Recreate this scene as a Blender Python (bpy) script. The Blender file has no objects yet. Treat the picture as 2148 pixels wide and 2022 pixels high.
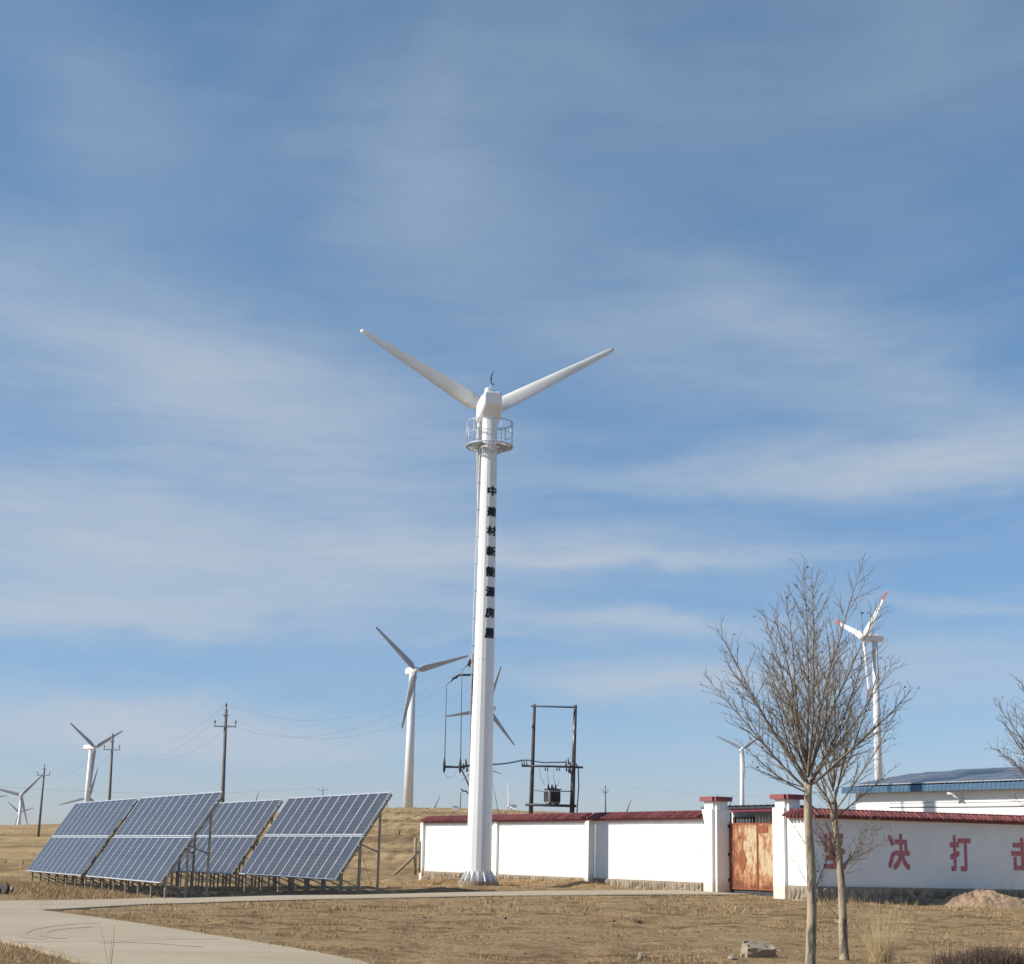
import bpy, math, random
import numpy as np
from mathutils import Vector, Matrix
import mathutils.geometry
R = math.radians
SC = bpy.context.scene
COL = SC.collection
rnd = random.Random(7)

# ------------------------------------------------------------------ camera
F = 3400.0                      # focal length in pixels of a 2148 px wide picture
CX, CY = 1074.0, 1011.0
PITCH, ROLL, YAW = math.atan(782.0/F), 0.022, 0.0052
CAMP = Vector((0, 0, 1.6))
ROT = Matrix.Rotation(YAW, 3, 'Z') @ Matrix.Rotation(math.pi/2 + PITCH, 3, 'X') @ Matrix.Rotation(ROLL, 3, 'Z')
cd = bpy.data.cameras.new('camera'); cam = bpy.data.objects.new('camera', cd); COL.objects.link(cam)
cam.location = CAMP; cam.rotation_euler = ROT.to_euler()
cd.sensor_fit = 'HORIZONTAL'; cd.sensor_width = 36.0; cd.lens = 36.0*F/2148.0
cd.clip_start = 0.5; cd.clip_end = 20000
SC.camera = cam

def ray(px, py):
    return (ROT @ Vector(((px-CX)/F, (CY-py)/F, -1.0))).normalized()
def at(px, py, Y):              # point of the sight line at world depth Y
    d = ray(px, py); return CAMP + d*(Y/d.y)
def on_z(px, py, z):            # point of the sight line at height z
    d = ray(px, py); return CAMP + d*((z-CAMP.z)/d.z)

# ------------------------------------------------------------------ light
SUN_EL, SUN_AZ = R(34), R(-100)          # azimuth clockwise from +Y
SUNV = Vector((math.sin(SUN_AZ)*math.cos(SUN_EL), math.cos(SUN_AZ)*math.cos(SUN_EL), math.sin(SUN_EL)))
sd = bpy.data.lights.new('sun', 'SUN'); so = bpy.data.objects.new('sun', sd); COL.objects.link(so)
sd.energy = 4.6; sd.angle = R(0.53); sd.color = (1.0, 0.93, 0.82)
so.rotation_euler = SUNV.to_track_quat('Z', 'Y').to_euler(); so.location = (-40, -10, 60)
SC.view_settings.view_transform = 'Standard'; SC.view_settings.look = 'None'
SC.view_settings.exposure = 0.35; SC.view_settings.gamma = 1.0
SC.view_settings.use_curve_mapping = False

W = bpy.data.worlds.new('World'); SC.world = W; W.use_nodes = True
wn = W.node_tree; wn.nodes.clear()
class NT:
    def __init__(s, t): s.t = t
    def n(s, typ, **kw):
        nd = s.t.nodes.new(typ)
        for k, v in kw.items():
            if k.startswith('i_'):
                nd.inputs[int(k[2:]) if k[2:].isdigit() else k[2:].replace('_', ' ')].default_value = v
            else: setattr(nd, k, v)
        return nd
    def l(s, a, b): s.t.links.new(a, b)
    def math(s, op, a, b=None, c=None, clamp=False):
        nd = s.t.nodes.new('ShaderNodeMath'); nd.operation = op; nd.use_clamp = clamp
        for i, v in enumerate((a, b, c)):
            if v is None: continue
            if isinstance(v, (int, float)): nd.inputs[i].default_value = v
            else: s.l(v, nd.inputs[i])
        return nd.outputs[0]
    def noise(s, vec, scale, detail=4, rough=.55, dist=0):
        nd = s.t.nodes.new('ShaderNodeTexNoise'); nd.inputs['Scale'].default_value = scale
        nd.inputs['Detail'].default_value = detail; nd.inputs['Roughness'].default_value = rough
        nd.inputs['Distortion'].default_value = dist
        if vec is not None: s.l(vec, nd.inputs['Vector'])
        return nd.outputs['Fac']
    def ramp(s, fac, stops):
        nd = s.t.nodes.new('ShaderNodeValToRGB'); cr = nd.color_ramp
        while len(cr.elements) < len(stops): cr.elements.new(.5)
        for e, (p, c) in zip(cr.elements, stops):
            e.position = p; e.color = (c, c, c, 1) if isinstance(c, (int, float)) else (*c, 1)
        s.l(fac, nd.inputs[0]); return nd.outputs[0]
    def mix(s, fac, a, b):
        nd = s.t.nodes.new('ShaderNodeMix'); nd.data_type = 'RGBA'
        for i, v in ((0, fac), (6, a), (7, b)):
            if isinstance(v, (int, float)): nd.inputs[i].default_value = v
            elif isinstance(v, tuple): nd.inputs[i].default_value = (*v, 1)
            else: s.l(v, nd.inputs[i])
        return nd.outputs[2]
    def mapping(s, vec, scale=(1, 1, 1), loc=(0, 0, 0), rot=(0, 0, 0)):
        nd = s.t.nodes.new('ShaderNodeMapping'); s.l(vec, nd.inputs[0])
        nd.inputs[1].default_value = loc; nd.inputs[2].default_value = rot; nd.inputs[3].default_value = scale
        return nd.outputs[0]

w = NT(wn)
sky = w.n('ShaderNodeTexSky', sky_type='NISHITA', sun_disc=False)
sky.sun_elevation = SUN_EL; sky.sun_rotation = SUN_AZ % (2*math.pi)
sky.altitude = 900; sky.air_density = 1.0; sky.dust_density = 0.5; sky.ozone_density = 1.3
tc = w.n('ShaderNodeTexCoord').outputs['Generated']
sep = w.n('ShaderNodeSeparateXYZ'); w.l(tc, sep.inputs[0])
az = w.math('MULTIPLY', w.math('ARCTAN2', sep.outputs[0], sep.outputs[1]), 180/math.pi)
el = w.math('MULTIPLY', w.math('ARCSINE', sep.outputs[2]), 180/math.pi)
zz = w.math('ADD', w.math('MAXIMUM', sep.outputs[2], 0.0), 0.06)
cmb = w.n('ShaderNodeCombineXYZ')
w.l(w.math('DIVIDE', sep.outputs[0], zz), cmb.inputs[0]); w.l(w.math('DIVIDE', sep.outputs[1], zz), cmb.inputs[1])
flat = cmb.outputs[0]           # a cloud layer overhead, seen in perspective
cae = w.n('ShaderNodeCombineXYZ'); w.l(az, cae.inputs[0]); w.l(el, cae.inputs[1])
# warp of the angular coordinates
wa = w.noise(w.mapping(cae.outputs[0], (.13, .5, 1)), 1.0, 5, .6)
wb = w.noise(w.mapping(cae.outputs[0], (.2, .5, 1), (7, 3, 5)), 1.0, 5, .6)
off = w.n('ShaderNodeCombineXYZ')
w.l(w.math('MULTIPLY', w.math('SUBTRACT', wa, .5), 6.0), off.inputs[0])
w.l(w.math('MULTIPLY', w.math('SUBTRACT', wb, .5), 2.4), off.inputs[1])
wv = w.n('ShaderNodeVectorMath', operation='ADD'); w.l(cae.outputs[0], wv.inputs[0]); w.l(off.outputs[0], wv.inputs[1])
warp = wv.outputs[0]
S = 2148/1988.0
blobs = [  # x, y (sight line), half width, half height (degrees), tilt, strength : cirrus banks
 (230, 680, 10.5, 2.5, -17, .62), (600, 800, 7.0, 2.0, -12, .52), (120, 1000, 8, 2.0, -4, .5),
 (300, 1075, 11, 1.5, 1, .72), (900, 1070, 8, .8, 2, .72), (150, 1185, 7.0, .85, 1, .85), (520, 1170, 6.0, .9, 3, .40),
 (1250, 1080, 5.5, .30, 1, .65), (1250, 1205, 5.5, .40, -2, .8), (1000, 1235, 4, .25, 0, .3),
 (1800, 905, 7.5, 1.1, 0, .95), (1450, 930, 6.5, .55, 4, .35), (1960, 850, 3.5, 1.1, 5, .4),
 (1300, 1310, 4.6, .7, 1, .85), (1800, 1310, 5, .8, 0, .6), (230, 1400, 5.0, .75, 0, 1.05), (420, 1435, 8, .45, 1, .75),
 (800, 330, 3.4, 3.6, 25, .36), (130, 130, 5, 2.6, -30, .26), (1300, 640, 9, 2.6, -10, .34), (1100, 130, 9, 2.0, -15, .14),
 (1700, 700, 6.5, 1.6, -25, .36), (1650, 420, 6, 1.8, -20, .10), (1850, 120, 5, 3, 15, .16), (400, 950, 9, 2.6, -8, .2), (1900, 1170, 5, .35, 0, .4),
]
tot = None
for bx, by, a, b, tl, amp in blobs:
    d = ray(bx*S, by*S); A0 = math.degrees(math.atan2(d.x, d.y)); E0 = math.degrees(math.asin(d.z))
    sub = w.n('ShaderNodeVectorMath', operation='SUBTRACT'); w.l(warp, sub.inputs[0]); sub.inputs[1].default_value = (A0, E0, 0)
    rot = w.n('ShaderNodeVectorRotate', rotation_type='Z_AXIS'); w.l(sub.outputs[0], rot.inputs['Vector']); rot.inputs['Angle'].default_value = R(-tl)
    ml = w.n('ShaderNodeVectorMath', operation='MULTIPLY'); w.l(rot.outputs[0], ml.inputs[0]); ml.inputs[1].default_value = (1/a, 1/b, 0)
    ln = w.n('ShaderNodeVectorMath', operation='LENGTH'); w.l(ml.outputs[0], ln.inputs[0])
    g = w.math('MULTIPLY', w.math('EXPONENT', w.math('MULTIPLY', w.math('POWER', ln.outputs['Value'], 2.0), -1.0)), amp)
    tot = g if tot is None else w.math('ADD', tot, g)
n1 = w.noise(w.mapping(flat, (.42, .50, 1), (1.3, 0, 0), (0, 0, R(22))), 1.0, 5, .47, .6)
n2 = w.noise(w.mapping(flat, (.20, .26, 1), (5.3, 2, 0), (0, 0, R(-15))), 1.0, 4, .5, .5)
n3 = w.noise(w.mapping(cae.outputs[0], (.11, .62, 1), (3, 1, 0), (0, 0, R(3))), 1.0, 5, .55, .3)
n4 = w.noise(w.mapping(tc, (3.2, 3.2, 4.2), (1, 2, 3), (R(20), R(30), 0)), 1.0, 6, .52, .9)
n5 = w.noise(w.mapping(tc, (9, 9, 22), (4, 2, 3), (0, R(14), 0)), 1.0, 7, .6, .6)
hi = w.n('ShaderNodeMapRange', interpolation_type='SMOOTHSTEP'); w.l(el, hi.inputs[0]); hi.inputs[1].default_value = 11; hi.inputs[2].default_value = 22
n1m = w.math('ADD', w.math('MULTIPLY', n1, w.math('SUBTRACT', 1.0, hi.outputs[0])), w.math('MULTIPLY', n4, hi.outputs[0]))
n3m = w.math('ADD', w.math('MULTIPLY', n3, w.math('SUBTRACT', 1.0, w.math('MULTIPLY', hi.outputs[0], .75))), w.math('MULTIPLY', n4, w.math('MULTIPLY', hi.outputs[0], .75)))
tex = w.math('ADD', w.math('MULTIPLY', n1m, .70), w.math('ADD', w.math('MULTIPLY', n3m, .75), w.math('ADD', w.math('MULTIPLY', n5, .85), -.18)))
n6 = w.noise(w.mapping(cae.outputs[0], (.30, 2.6, 1), (2, 8, 0), (0, 0, R(-4))), 1.0, 7, .62, .5)
fib = w.math('ADD', w.math('MULTIPLY', w.ramp(n6, [(.30, 0), (.70, 1)]), w.math('SUBTRACT', .40, w.math('MULTIPLY', hi.outputs[0], .28))), .82)
mask = w.math('MULTIPLY', w.math('MULTIPLY', tot, tex), fib)
gen = w.math('MULTIPLY', w.ramp(n2, [(.42, 0), (.75, 1)]), w.math('MULTIPLY', w.math('SUBTRACT', 1.0, hi.outputs[0]), .14))
gen = w.math('ADD', gen, w.math('MULTIPLY', w.ramp(n3m, [(.42, 0), (.72, 1)]), .22))
gen = w.math('ADD', gen, .05)
mask = w.math('ADD', mask, gen)
mask = w.math('SUBTRACT', 1.0, w.math('EXPONENT', w.math('MULTIPLY', mask, -1.15)), clamp=True)
hz = w.math('MULTIPLY', w.math('EXPONENT', w.math('MULTIPLY', w.math('MAXIMUM', el, 0.0), -.22)), .30)   # low haze
mask = w.math('MAXIMUM', mask, hz)
hs = w.n('ShaderNodeHueSaturation', i_Saturation=1.12, i_Value=1.0); w.l(sky.outputs[0], hs.inputs['Color'])
SKYV = hs
ccol = (3.95, 4.45, 5.15)        # thin cirrus and ground haze
tint = w.ramp(w.math('DIVIDE', el, 90.0), [(0.0, (.60, .64, .93)), (.09, (.65, .78, .93)), (.18, (.71, .90, .98)), (.34, (.84, 1.04, 1.04))])
tm_ = w.n('ShaderNodeMix', data_type='RGBA', blend_type='MULTIPLY'); tm_.inputs[0].default_value = 1.0
w.l(hs.outputs[0], tm_.inputs[6]); w.l(tint, tm_.inputs[7])
skc = w.mix(mask, tm_.outputs[2], ccol)
bg = w.n('ShaderNodeBackground', i_Strength=0.1); w.l(skc, bg.inputs[0])
wo = w.n('ShaderNodeOutputWorld'); w.l(bg.outputs[0], wo.inputs[0])

# ------------------------------------------------------------------ materials
def newmat(name):
    m = bpy.data.materials.new(name); m.use_nodes = True
    t = NT(m.node_tree); p = m.node_tree.nodes['Principled BSDF']; return m, t, p
def coords(t, which='Object'): return t.n('ShaderNodeTexCoord').outputs[which]
def bump(t, p, h, strength=.3, dist=.01):
    b = t.n('ShaderNodeBump', i_Strength=strength, i_Distance=dist); t.l(h, b.inputs['Height']); t.l(b.outputs[0], p.inputs['Normal'])
def mat(name, c1, c2=None, scale=3, rough=.7, metal=0, stretch=(1, 1, 1), lo=.35, hi=.65, bmp=0, bd=.01, detail=5, c3=None, s3=1, t3=(.6, .7)):
    m, t, p = newmat(name)
    p.inputs['Roughness'].default_value = rough; p.inputs['Metallic'].default_value = metal
    p.inputs['Base Color'].default_value = (*c1, 1)
    v = coords(t)
    if c2:
        n = t.noise(t.mapping(v, stretch), scale, detail, .6)
        c = t.mix(t.ramp(n, [(lo, 0), (hi, 1)]), c1, c2)
        if c3:
            n2_ = t.noise(t.mapping(v, stretch, (3, 7, 1)), s3, 5, .65)
            c = t.mix(t.ramp(n2_, [(t3[0], 0), (t3[1], 1)]), c, c3)
        t.l(c, p.inputs['Base Color'])
        if bmp: bump(t, p, n, bmp, bd)
    return m
M = {}
M['plaster'] = mat('white_plaster', (.80, .795, .77), (.74, .73, .70), 1.3, .85, lo=.45, hi=.75, bmp=.15, bd=.01, c3=(.62, .57, .50), s3=2.2, t3=(.68, .84))
def splash():
    m = M['plaster']; t = NT(m.node_tree); p = m.node_tree.nodes['Principled BSDF']; src = p.inputs['Base Color'].links[0].from_socket
    g = t.n('ShaderNodeNewGeometry').outputs['Position']; s_ = t.n('ShaderNodeSeparateXYZ'); t.l(g, s_.inputs[0])
    n = t.noise(g, 2.6, 6, .7); h = t.math('ADD', s_.outputs[2], t.math('MULTIPLY', n, -.55))
    f = t.ramp(h, [(.40, .5), (.52, .15), (.68, 0)])
    c = t.mix(f, src, (.50, .38, .26))
    n2_ = t.noise(t.mapping(g, (3.5, 3.5, .35)), 1.0, 6, .7)
    c = t.mix(t.ramp(n2_, [(.60, 0), (.74, .35)]), c, (.60, .57, .51))
    t.l(c, p.inputs['Base Color'])
splash()
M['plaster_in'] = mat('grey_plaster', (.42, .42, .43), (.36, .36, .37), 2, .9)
M['tower'] = mat('white_tower_paint', (.80, .80, .79), (.76, .76, .745), 1.2, .42, stretch=(2, 2, .25), bmp=0, c3=(.64, .62, .58), s3=1.7, t3=(.66, .82))
M['blade'] = mat('off_white_gelcoat', (.76, .75, .71), (.66, .65, .61), .9, .38, lo=.4, hi=.8)
M['farwhite'] = mat('far_turbine_paint', (.76, .77, .78), (.70, .70, .71), .25, .45)
M['farshaded'] = mat('far_blade_shaded_grey', (.46, .47, .49), (.36, .37, .40), .3, .5)  # far turbine paint with the shade on the blades mixed into its grey
M['redtip'] = mat('blade_tip_red', (.55, .10, .07), (.45, .08, .06), 1, .5)
M['galv'] = mat('galvanised_steel', (.30, .31, .33), (.20, .20, .21), 6, .5, .5)
M['rail'] = mat('railing_steel', (.55, .60, .66), (.42, .46, .52), 5, .45, .2)
M['post'] = mat('weathered_steel_post', (.36, .32, .265), (.24, .21, .17), 5, .7, .1)
M['dark'] = mat('dark_metal', (.045, .05, .06), (.03, .03, .035), 5, .6)
M['concpole'] = mat('concrete_pole', (.20, .19, .175), (.13, .125, .12), 3, .85, stretch=(3, 3, .5))
M['woodpole'] = mat('dark_pole', (.085, .07, .065), (.05, .045, .045), 3, .85, stretch=(3, 3, .4), c3=(.18, .17, .17), s3=2, t3=(.5, .65))
M['tile'] = mat('red_roof_tile', (.165, .040, .038), (.235, .065, .060), 2.5, .42, c3=(.11, .028, .03), s3=3.3, t3=(.55, .7))
M['tile_bed'] = mat('tile_bed_mortar', (.085, .03, .028), (.13, .05, .045), 4, .8)
M['redcap'] = mat('red_painted_concrete', (.21, .05, .055), (.28, .085, .085), 5, .7)
M['stone'] = mat('plinth_stone', (.22, .175, .13), (.34, .275, .205), 2.3, .9, lo=.3, hi=.7, bmp=.5, bd=.02, c3=(.20, .16, .125), s3=3.1, t3=(.5, .6))
M['mortar'] = mat('plinth_mortar', (.33, .275, .21), (.25, .205, .155), 5, .95, bmp=.4, bd=.02)
M['rock'] = mat('field_rock', (.34, .28, .21), (.22, .175, .125), 5, .95, bmp=.8, bd=.03)
M['soilrock'] = mat('dark_rubble', (.12, .10, .09), (.06, .05, .045), 6, .95, bmp=.8, bd=.03)
M['wood'] = mat('grey_timber', (.36, .29, .20), (.26, .20, .14), 6, .85, stretch=(1, 1, .3))
M['straw'] = mat('dry_straw', (.44, .325, .18), (.30, .22, .11), 3, .9)
M['fan'] = mat('fan_grass_straw', (.68, .55, .33), (.52, .40, .22), 3, .9)
M['pale'] = mat('bleached_straw', (.48, .345, .19), (.34, .235, .12), 3, .9)
M['twig'] = mat('hedge_twigs', (.10, .065, .05), (.17, .12, .085), 6, .9)
M['branch'] = mat('poplar_twig_bark', (.185, .15, .115), (.25, .21, .16), 7, .85)
M['redtwig'] = mat('reddish_twigs', (.20, .10, .075), (.14, .085, .065), 7, .85)
M['leaf'] = mat('withered_leaf', (.09, .065, .04), (.05, .04, .03), 9, .9)
M['trunk'] = mat('pale_poplar_bark', (.43, .355, .255), (.30, .24, .165), 9, .9, stretch=(1.5, 1.5, .35), bmp=.6, bd=.008, c3=(.12, .10, .08), s3=6, t3=(.54, .62))
M['blue'] = mat('blue_steel_roof', (.045, .10, .175), (.065, .135, .22), 2.5, .5, stretch=(.4, .4, 4), c3=(.13, .24, .38), s3=6, t3=(.62, .72))
M['porcelain'] = mat('brown_insulator', (.06, .045, .045), None)
M['wire'] = mat('aluminium_wire', (.22, .24, .28), None)
M['cable'] = mat('black_cable', (.03, .035, .045), None)
M['maroon'] = mat('maroon_painted_post', (.16, .02, .045), (.2, .03, .06), 5, .5)
M['ink'] = mat('black_lettering', (.012, .014, .022), None)
M['redpaint'] = mat('faded_red_paint', (.47, .13, .15), (.54, .22, .24), 7, .8, lo=.4, hi=.65, c3=(.62, .42, .42), s3=11, t3=(.60, .70))
M['mound'] = mat('loose_soil', (.37, .255, .165), (.27, .185, .115), 5, .95, bmp=1, bd=.05, detail=8)
M['cam'] = mat('camera_housing', (.55, .55, .56), None)

def solar_mat(name, ncx, ncy, wx, wy, tint=1.0):
    m, t, p = newmat(name)
    v = coords(t); s = t.n('ShaderNodeSeparateXYZ'); t.l(v, s.inputs[0])
    def line(out, cell, wd):
        fr = t.math('FRACT', t.math('DIVIDE', out, cell)); d = t.math('ABSOLUTE', t.math('SUBTRACT', fr, .5))
        return t.math('GREATER_THAN', d, .5 - wd/cell/2)
    l = t.math('MAXIMUM', line(s.outputs[0], wx/ncx, .006), line(s.outputs[1], wy/ncy, .011))
    oi = t.n('ShaderNodeObjectInfo').outputs['Random']
    idx = t.n('ShaderNodeCombineXYZ')
    t.l(t.math('FLOOR', t.math('DIVIDE', s.outputs[0], wx/ncx)), idx.inputs[0]); t.l(t.math('FLOOR', t.math('DIVIDE', s.outputs[1], wy/ncy)), idx.inputs[1])
    t.l(t.math('MULTIPLY', oi, 37), idx.inputs[2])
    wn_ = t.n('ShaderNodeTexWhiteNoise', noise_dimensions='3D'); t.l(idx.outputs[0], wn_.inputs['Vector'])
    c = t.mix(wn_.outputs['Value'], tuple(k*tint for k in (.023, .025, .034)), tuple(k*tint for k in (.036, .038, .050)))
    dust = t.noise(v, 1.2, 4)
    c = t.mix(t.math('MULTIPLY', dust, .22), c, (.23, .20, .17))
    c = t.mix(t.math('MULTIPLY', l, .26), c, (.26, .27, .31))
    t.l(c, p.inputs['Base Color']); p.inputs['Roughness'].default_value = .3
    p.inputs['Specular IOR Level'].default_value = .35; p.inputs['Coat Weight'].default_value = .1; p.inputs['Coat Roughness'].default_value = .08
    return m
M['solar'] = solar_mat('solar_cells', 6, 12, .92, 1.816)
M['solar_roof'] = solar_mat('roof_solar_cells', 12, 6, 1.9, .96, 1.6)
M['alu'] = mat('aluminium_frame', (.62, .64, .67), (.5, .52, .55), 3, .4, .3)

def vary(name, lo, hi):
    m = M[name]; t = NT(m.node_tree); p = m.node_tree.nodes['Principled BSDF']; lk = p.inputs['Base Color'].links[0]; src = lk.from_socket
    oi = t.n('ShaderNodeObjectInfo').outputs['Random']; f = t.n('ShaderNodeMapRange'); t.l(oi, f.inputs[0]); f.inputs[3].default_value = lo; f.inputs[4].default_value = hi
    vm = t.n('ShaderNodeVectorMath', operation='SCALE'); t.l(src, vm.inputs[0]); t.l(f.outputs[0], vm.inputs['Scale']); t.l(vm.outputs[0], p.inputs['Base Color'])
vary('tile', .45, 1.15); vary('stone', .6, 1.45)
def gate_mat():
    m, t, p = newmat('rusty_gate_sheet'); v = coords(t)
    st = t.noise(t.mapping(v, (9, 9, 1.4)), 1.0, 8, .7, .3)          # vertical runs
    bl = t.noise(t.mapping(v, (2.2, 2.2, 1.6), (3, 1, 7)), 1.0, 6, .62, .8)   # large worn patches
    sp = t.noise(t.mapping(v, (12, 12, 6), (1, 5, 2)), 1.0, 6, .7)
    s = t.n('ShaderNodeSeparateXYZ'); t.l(v, s.inputs[0])
    edge = t.ramp(t.math('ABSOLUTE', t.math('SUBTRACT', t.math('DIVIDE', s.outputs[2], 2.9), .55)), [(.25, 0), (.50, .16)])
    left = t.ramp(s.outputs[0], [(.10, .14), (.55, 0)])
    base = t.mix(t.ramp(sp, [(.40, 0), (.62, 1)]), (.52, .42, .28), (.43, .31, .18))
    k = t.math('ADD', t.math('ADD', t.math('MULTIPLY', st, .5), t.math('MULTIPLY', bl, .5)), t.math('ADD', edge, left))
    c = t.mix(t.ramp(k, [(.50, 0), (.545, .85), (.62, 1)]), base, t.mix(t.ramp(sp, [(.4, 0), (.6, 1)]), (.37, .17, .07), (.28, .10, .04)))
    c = t.mix(t.ramp(k, [(.60, 0), (.66, 1)]), c, (.15, .05, .025))
    c = t.mix(t.ramp(t.noise(t.mapping(v, (7, 7, 3), (9, 2, 1)), 1.0, 7, .72), [(.58, 0), (.63, .9)]), c, (.19, .10, .055))
    t.l(c, p.inputs['Base Color']); p.inputs['Roughness'].default_value = .85
    bump(t, p, st, .4, .01); return m
M['gate'] = gate_mat()
M['rust'] = mat('dark_rust', (.20, .06, .03), (.28, .09, .04), 6, .9)

def ground_mat():
    m, t, p = newmat('dry_steppe_ground')
    g = t.n('ShaderNodeNewGeometry').outputs['Position']
    s = t.n('ShaderNodeSeparateXYZ'); t.l(g, s.inputs[0])
    a = t.noise(t.mapping(g, (.10, .22, 1)), 1.0, 6, .62, .6)
    b = t.noise(t.mapping(g, (.55, 1.1, 1)), 1.0, 8, .72, .3)
    c_ = t.noise(g, 7.0, 6, .75)
    fine = t.noise(g, 38.0, 3, .7)
    d_ = t.noise(t.mapping(g, (1.3, 2.6, 1), (5, 1, 0)), 1.0, 7, .75, .5)
    soil = t.mix(t.ramp(b, [(.43, 0), (.53, 1)]), (.175, .108, .058), (.375, .252, .138))
    soil = t.mix(t.ramp(a, [(.46, 0), (.58, .62)]), soil, (.36, .262, .148))
    soil = t.mix(t.ramp(d_, [(.54, 0), (.62, .8)]), soil, (.47, .35, .19))
    soil = t.mix(t.ramp(c_, [(.52, 0), (.68, .8)]), soil, (.125, .080, .042))
    soil = t.mix(t.ramp(fine, [(.52, 0), (.72, .7)]), soil, (.46, .34, .185))
    # beyond the wall: ungrazed yellow grass in bands that follow the slope
    h1 = t.noise(t.mapping(g, (.010, .055, 1), (3, 0, 0)), 1.0, 8, .68, .3)
    h2 = t.noise(t.mapping(g, (.06, .25, 1)), 1.0, 6, .7)
    hill = t.mix(t.ramp(h1, [(.40, 0), (.56, 1)]), (.235, .158, .088), (.44, .315, .165))
    hill = t.mix(t.ramp(h2, [(.50, 0), (.66, .75)]), hill, (.185, .125, .070))
    h3 = t.noise(t.mapping(g, (.25, .9, 1)), 1.0, 6, .7)
    hill = t.mix(t.ramp(h3, [(.56, 0), (.68, .6)]), hill, (.50, .385, .23))
    f = t.ramp(t.math('DIVIDE', t.math('ADD', s.outputs[1], t.math('MULTIPLY', b, 10)), 200), [(.36, 0), (.47, 1)])
    c = t.mix(f, soil, hill)
    t.l(c, p.inputs['Base Color']); p.inputs['Roughness'].default_value = 1.0
    p.inputs['Specular IOR Level'].default_value = .1
    hh = t.math('ADD', t.math('MULTIPLY', b, 2.0), t.math('ADD', t.math('MULTIPLY', c_, .9), t.math('MULTIPLY', fine, .35)))
    bump(t, p, hh, .9, .10)
    return m
M['ground'] = ground_mat()
def road_mat(name, k=1.0):
    m, t, p = newmat(name); g = t.n('ShaderNodeNewGeometry').outputs['Position']
    a = t.noise(t.mapping(g, (.18, .35, 1)), 1.0, 6, .6, .8); b = t.noise(g, 2.4, 7, .7); f = t.noise(g, 60, 2, .6)
    c = t.mix(t.ramp(a, [(.36, 0), (.64, 1)]), tuple(v*k for v in (.37, .298, .20)), tuple(v*k for v in (.435, .36, .255)))
    c = t.mix(t.ramp(b, [(.50, 0), (.72, .55)]), c, tuple(v*k for v in (.31, .245, .16)))
    c = t.mix(t.ramp(f, [(.62, 0), (.8, .4)]), c, (.24, .20, .15))
    t.l(c, p.inputs['Base Color']); p.inputs['Roughness'].default_value = .9
    bump(t, p, b, .2, .02); return m
M['road'] = road_mat('concrete_road'); M['tyre'] = road_mat('tyre_stain', .94); M['joint'] = mat('joint_dirt', (.16, .13, .10), None)

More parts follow.
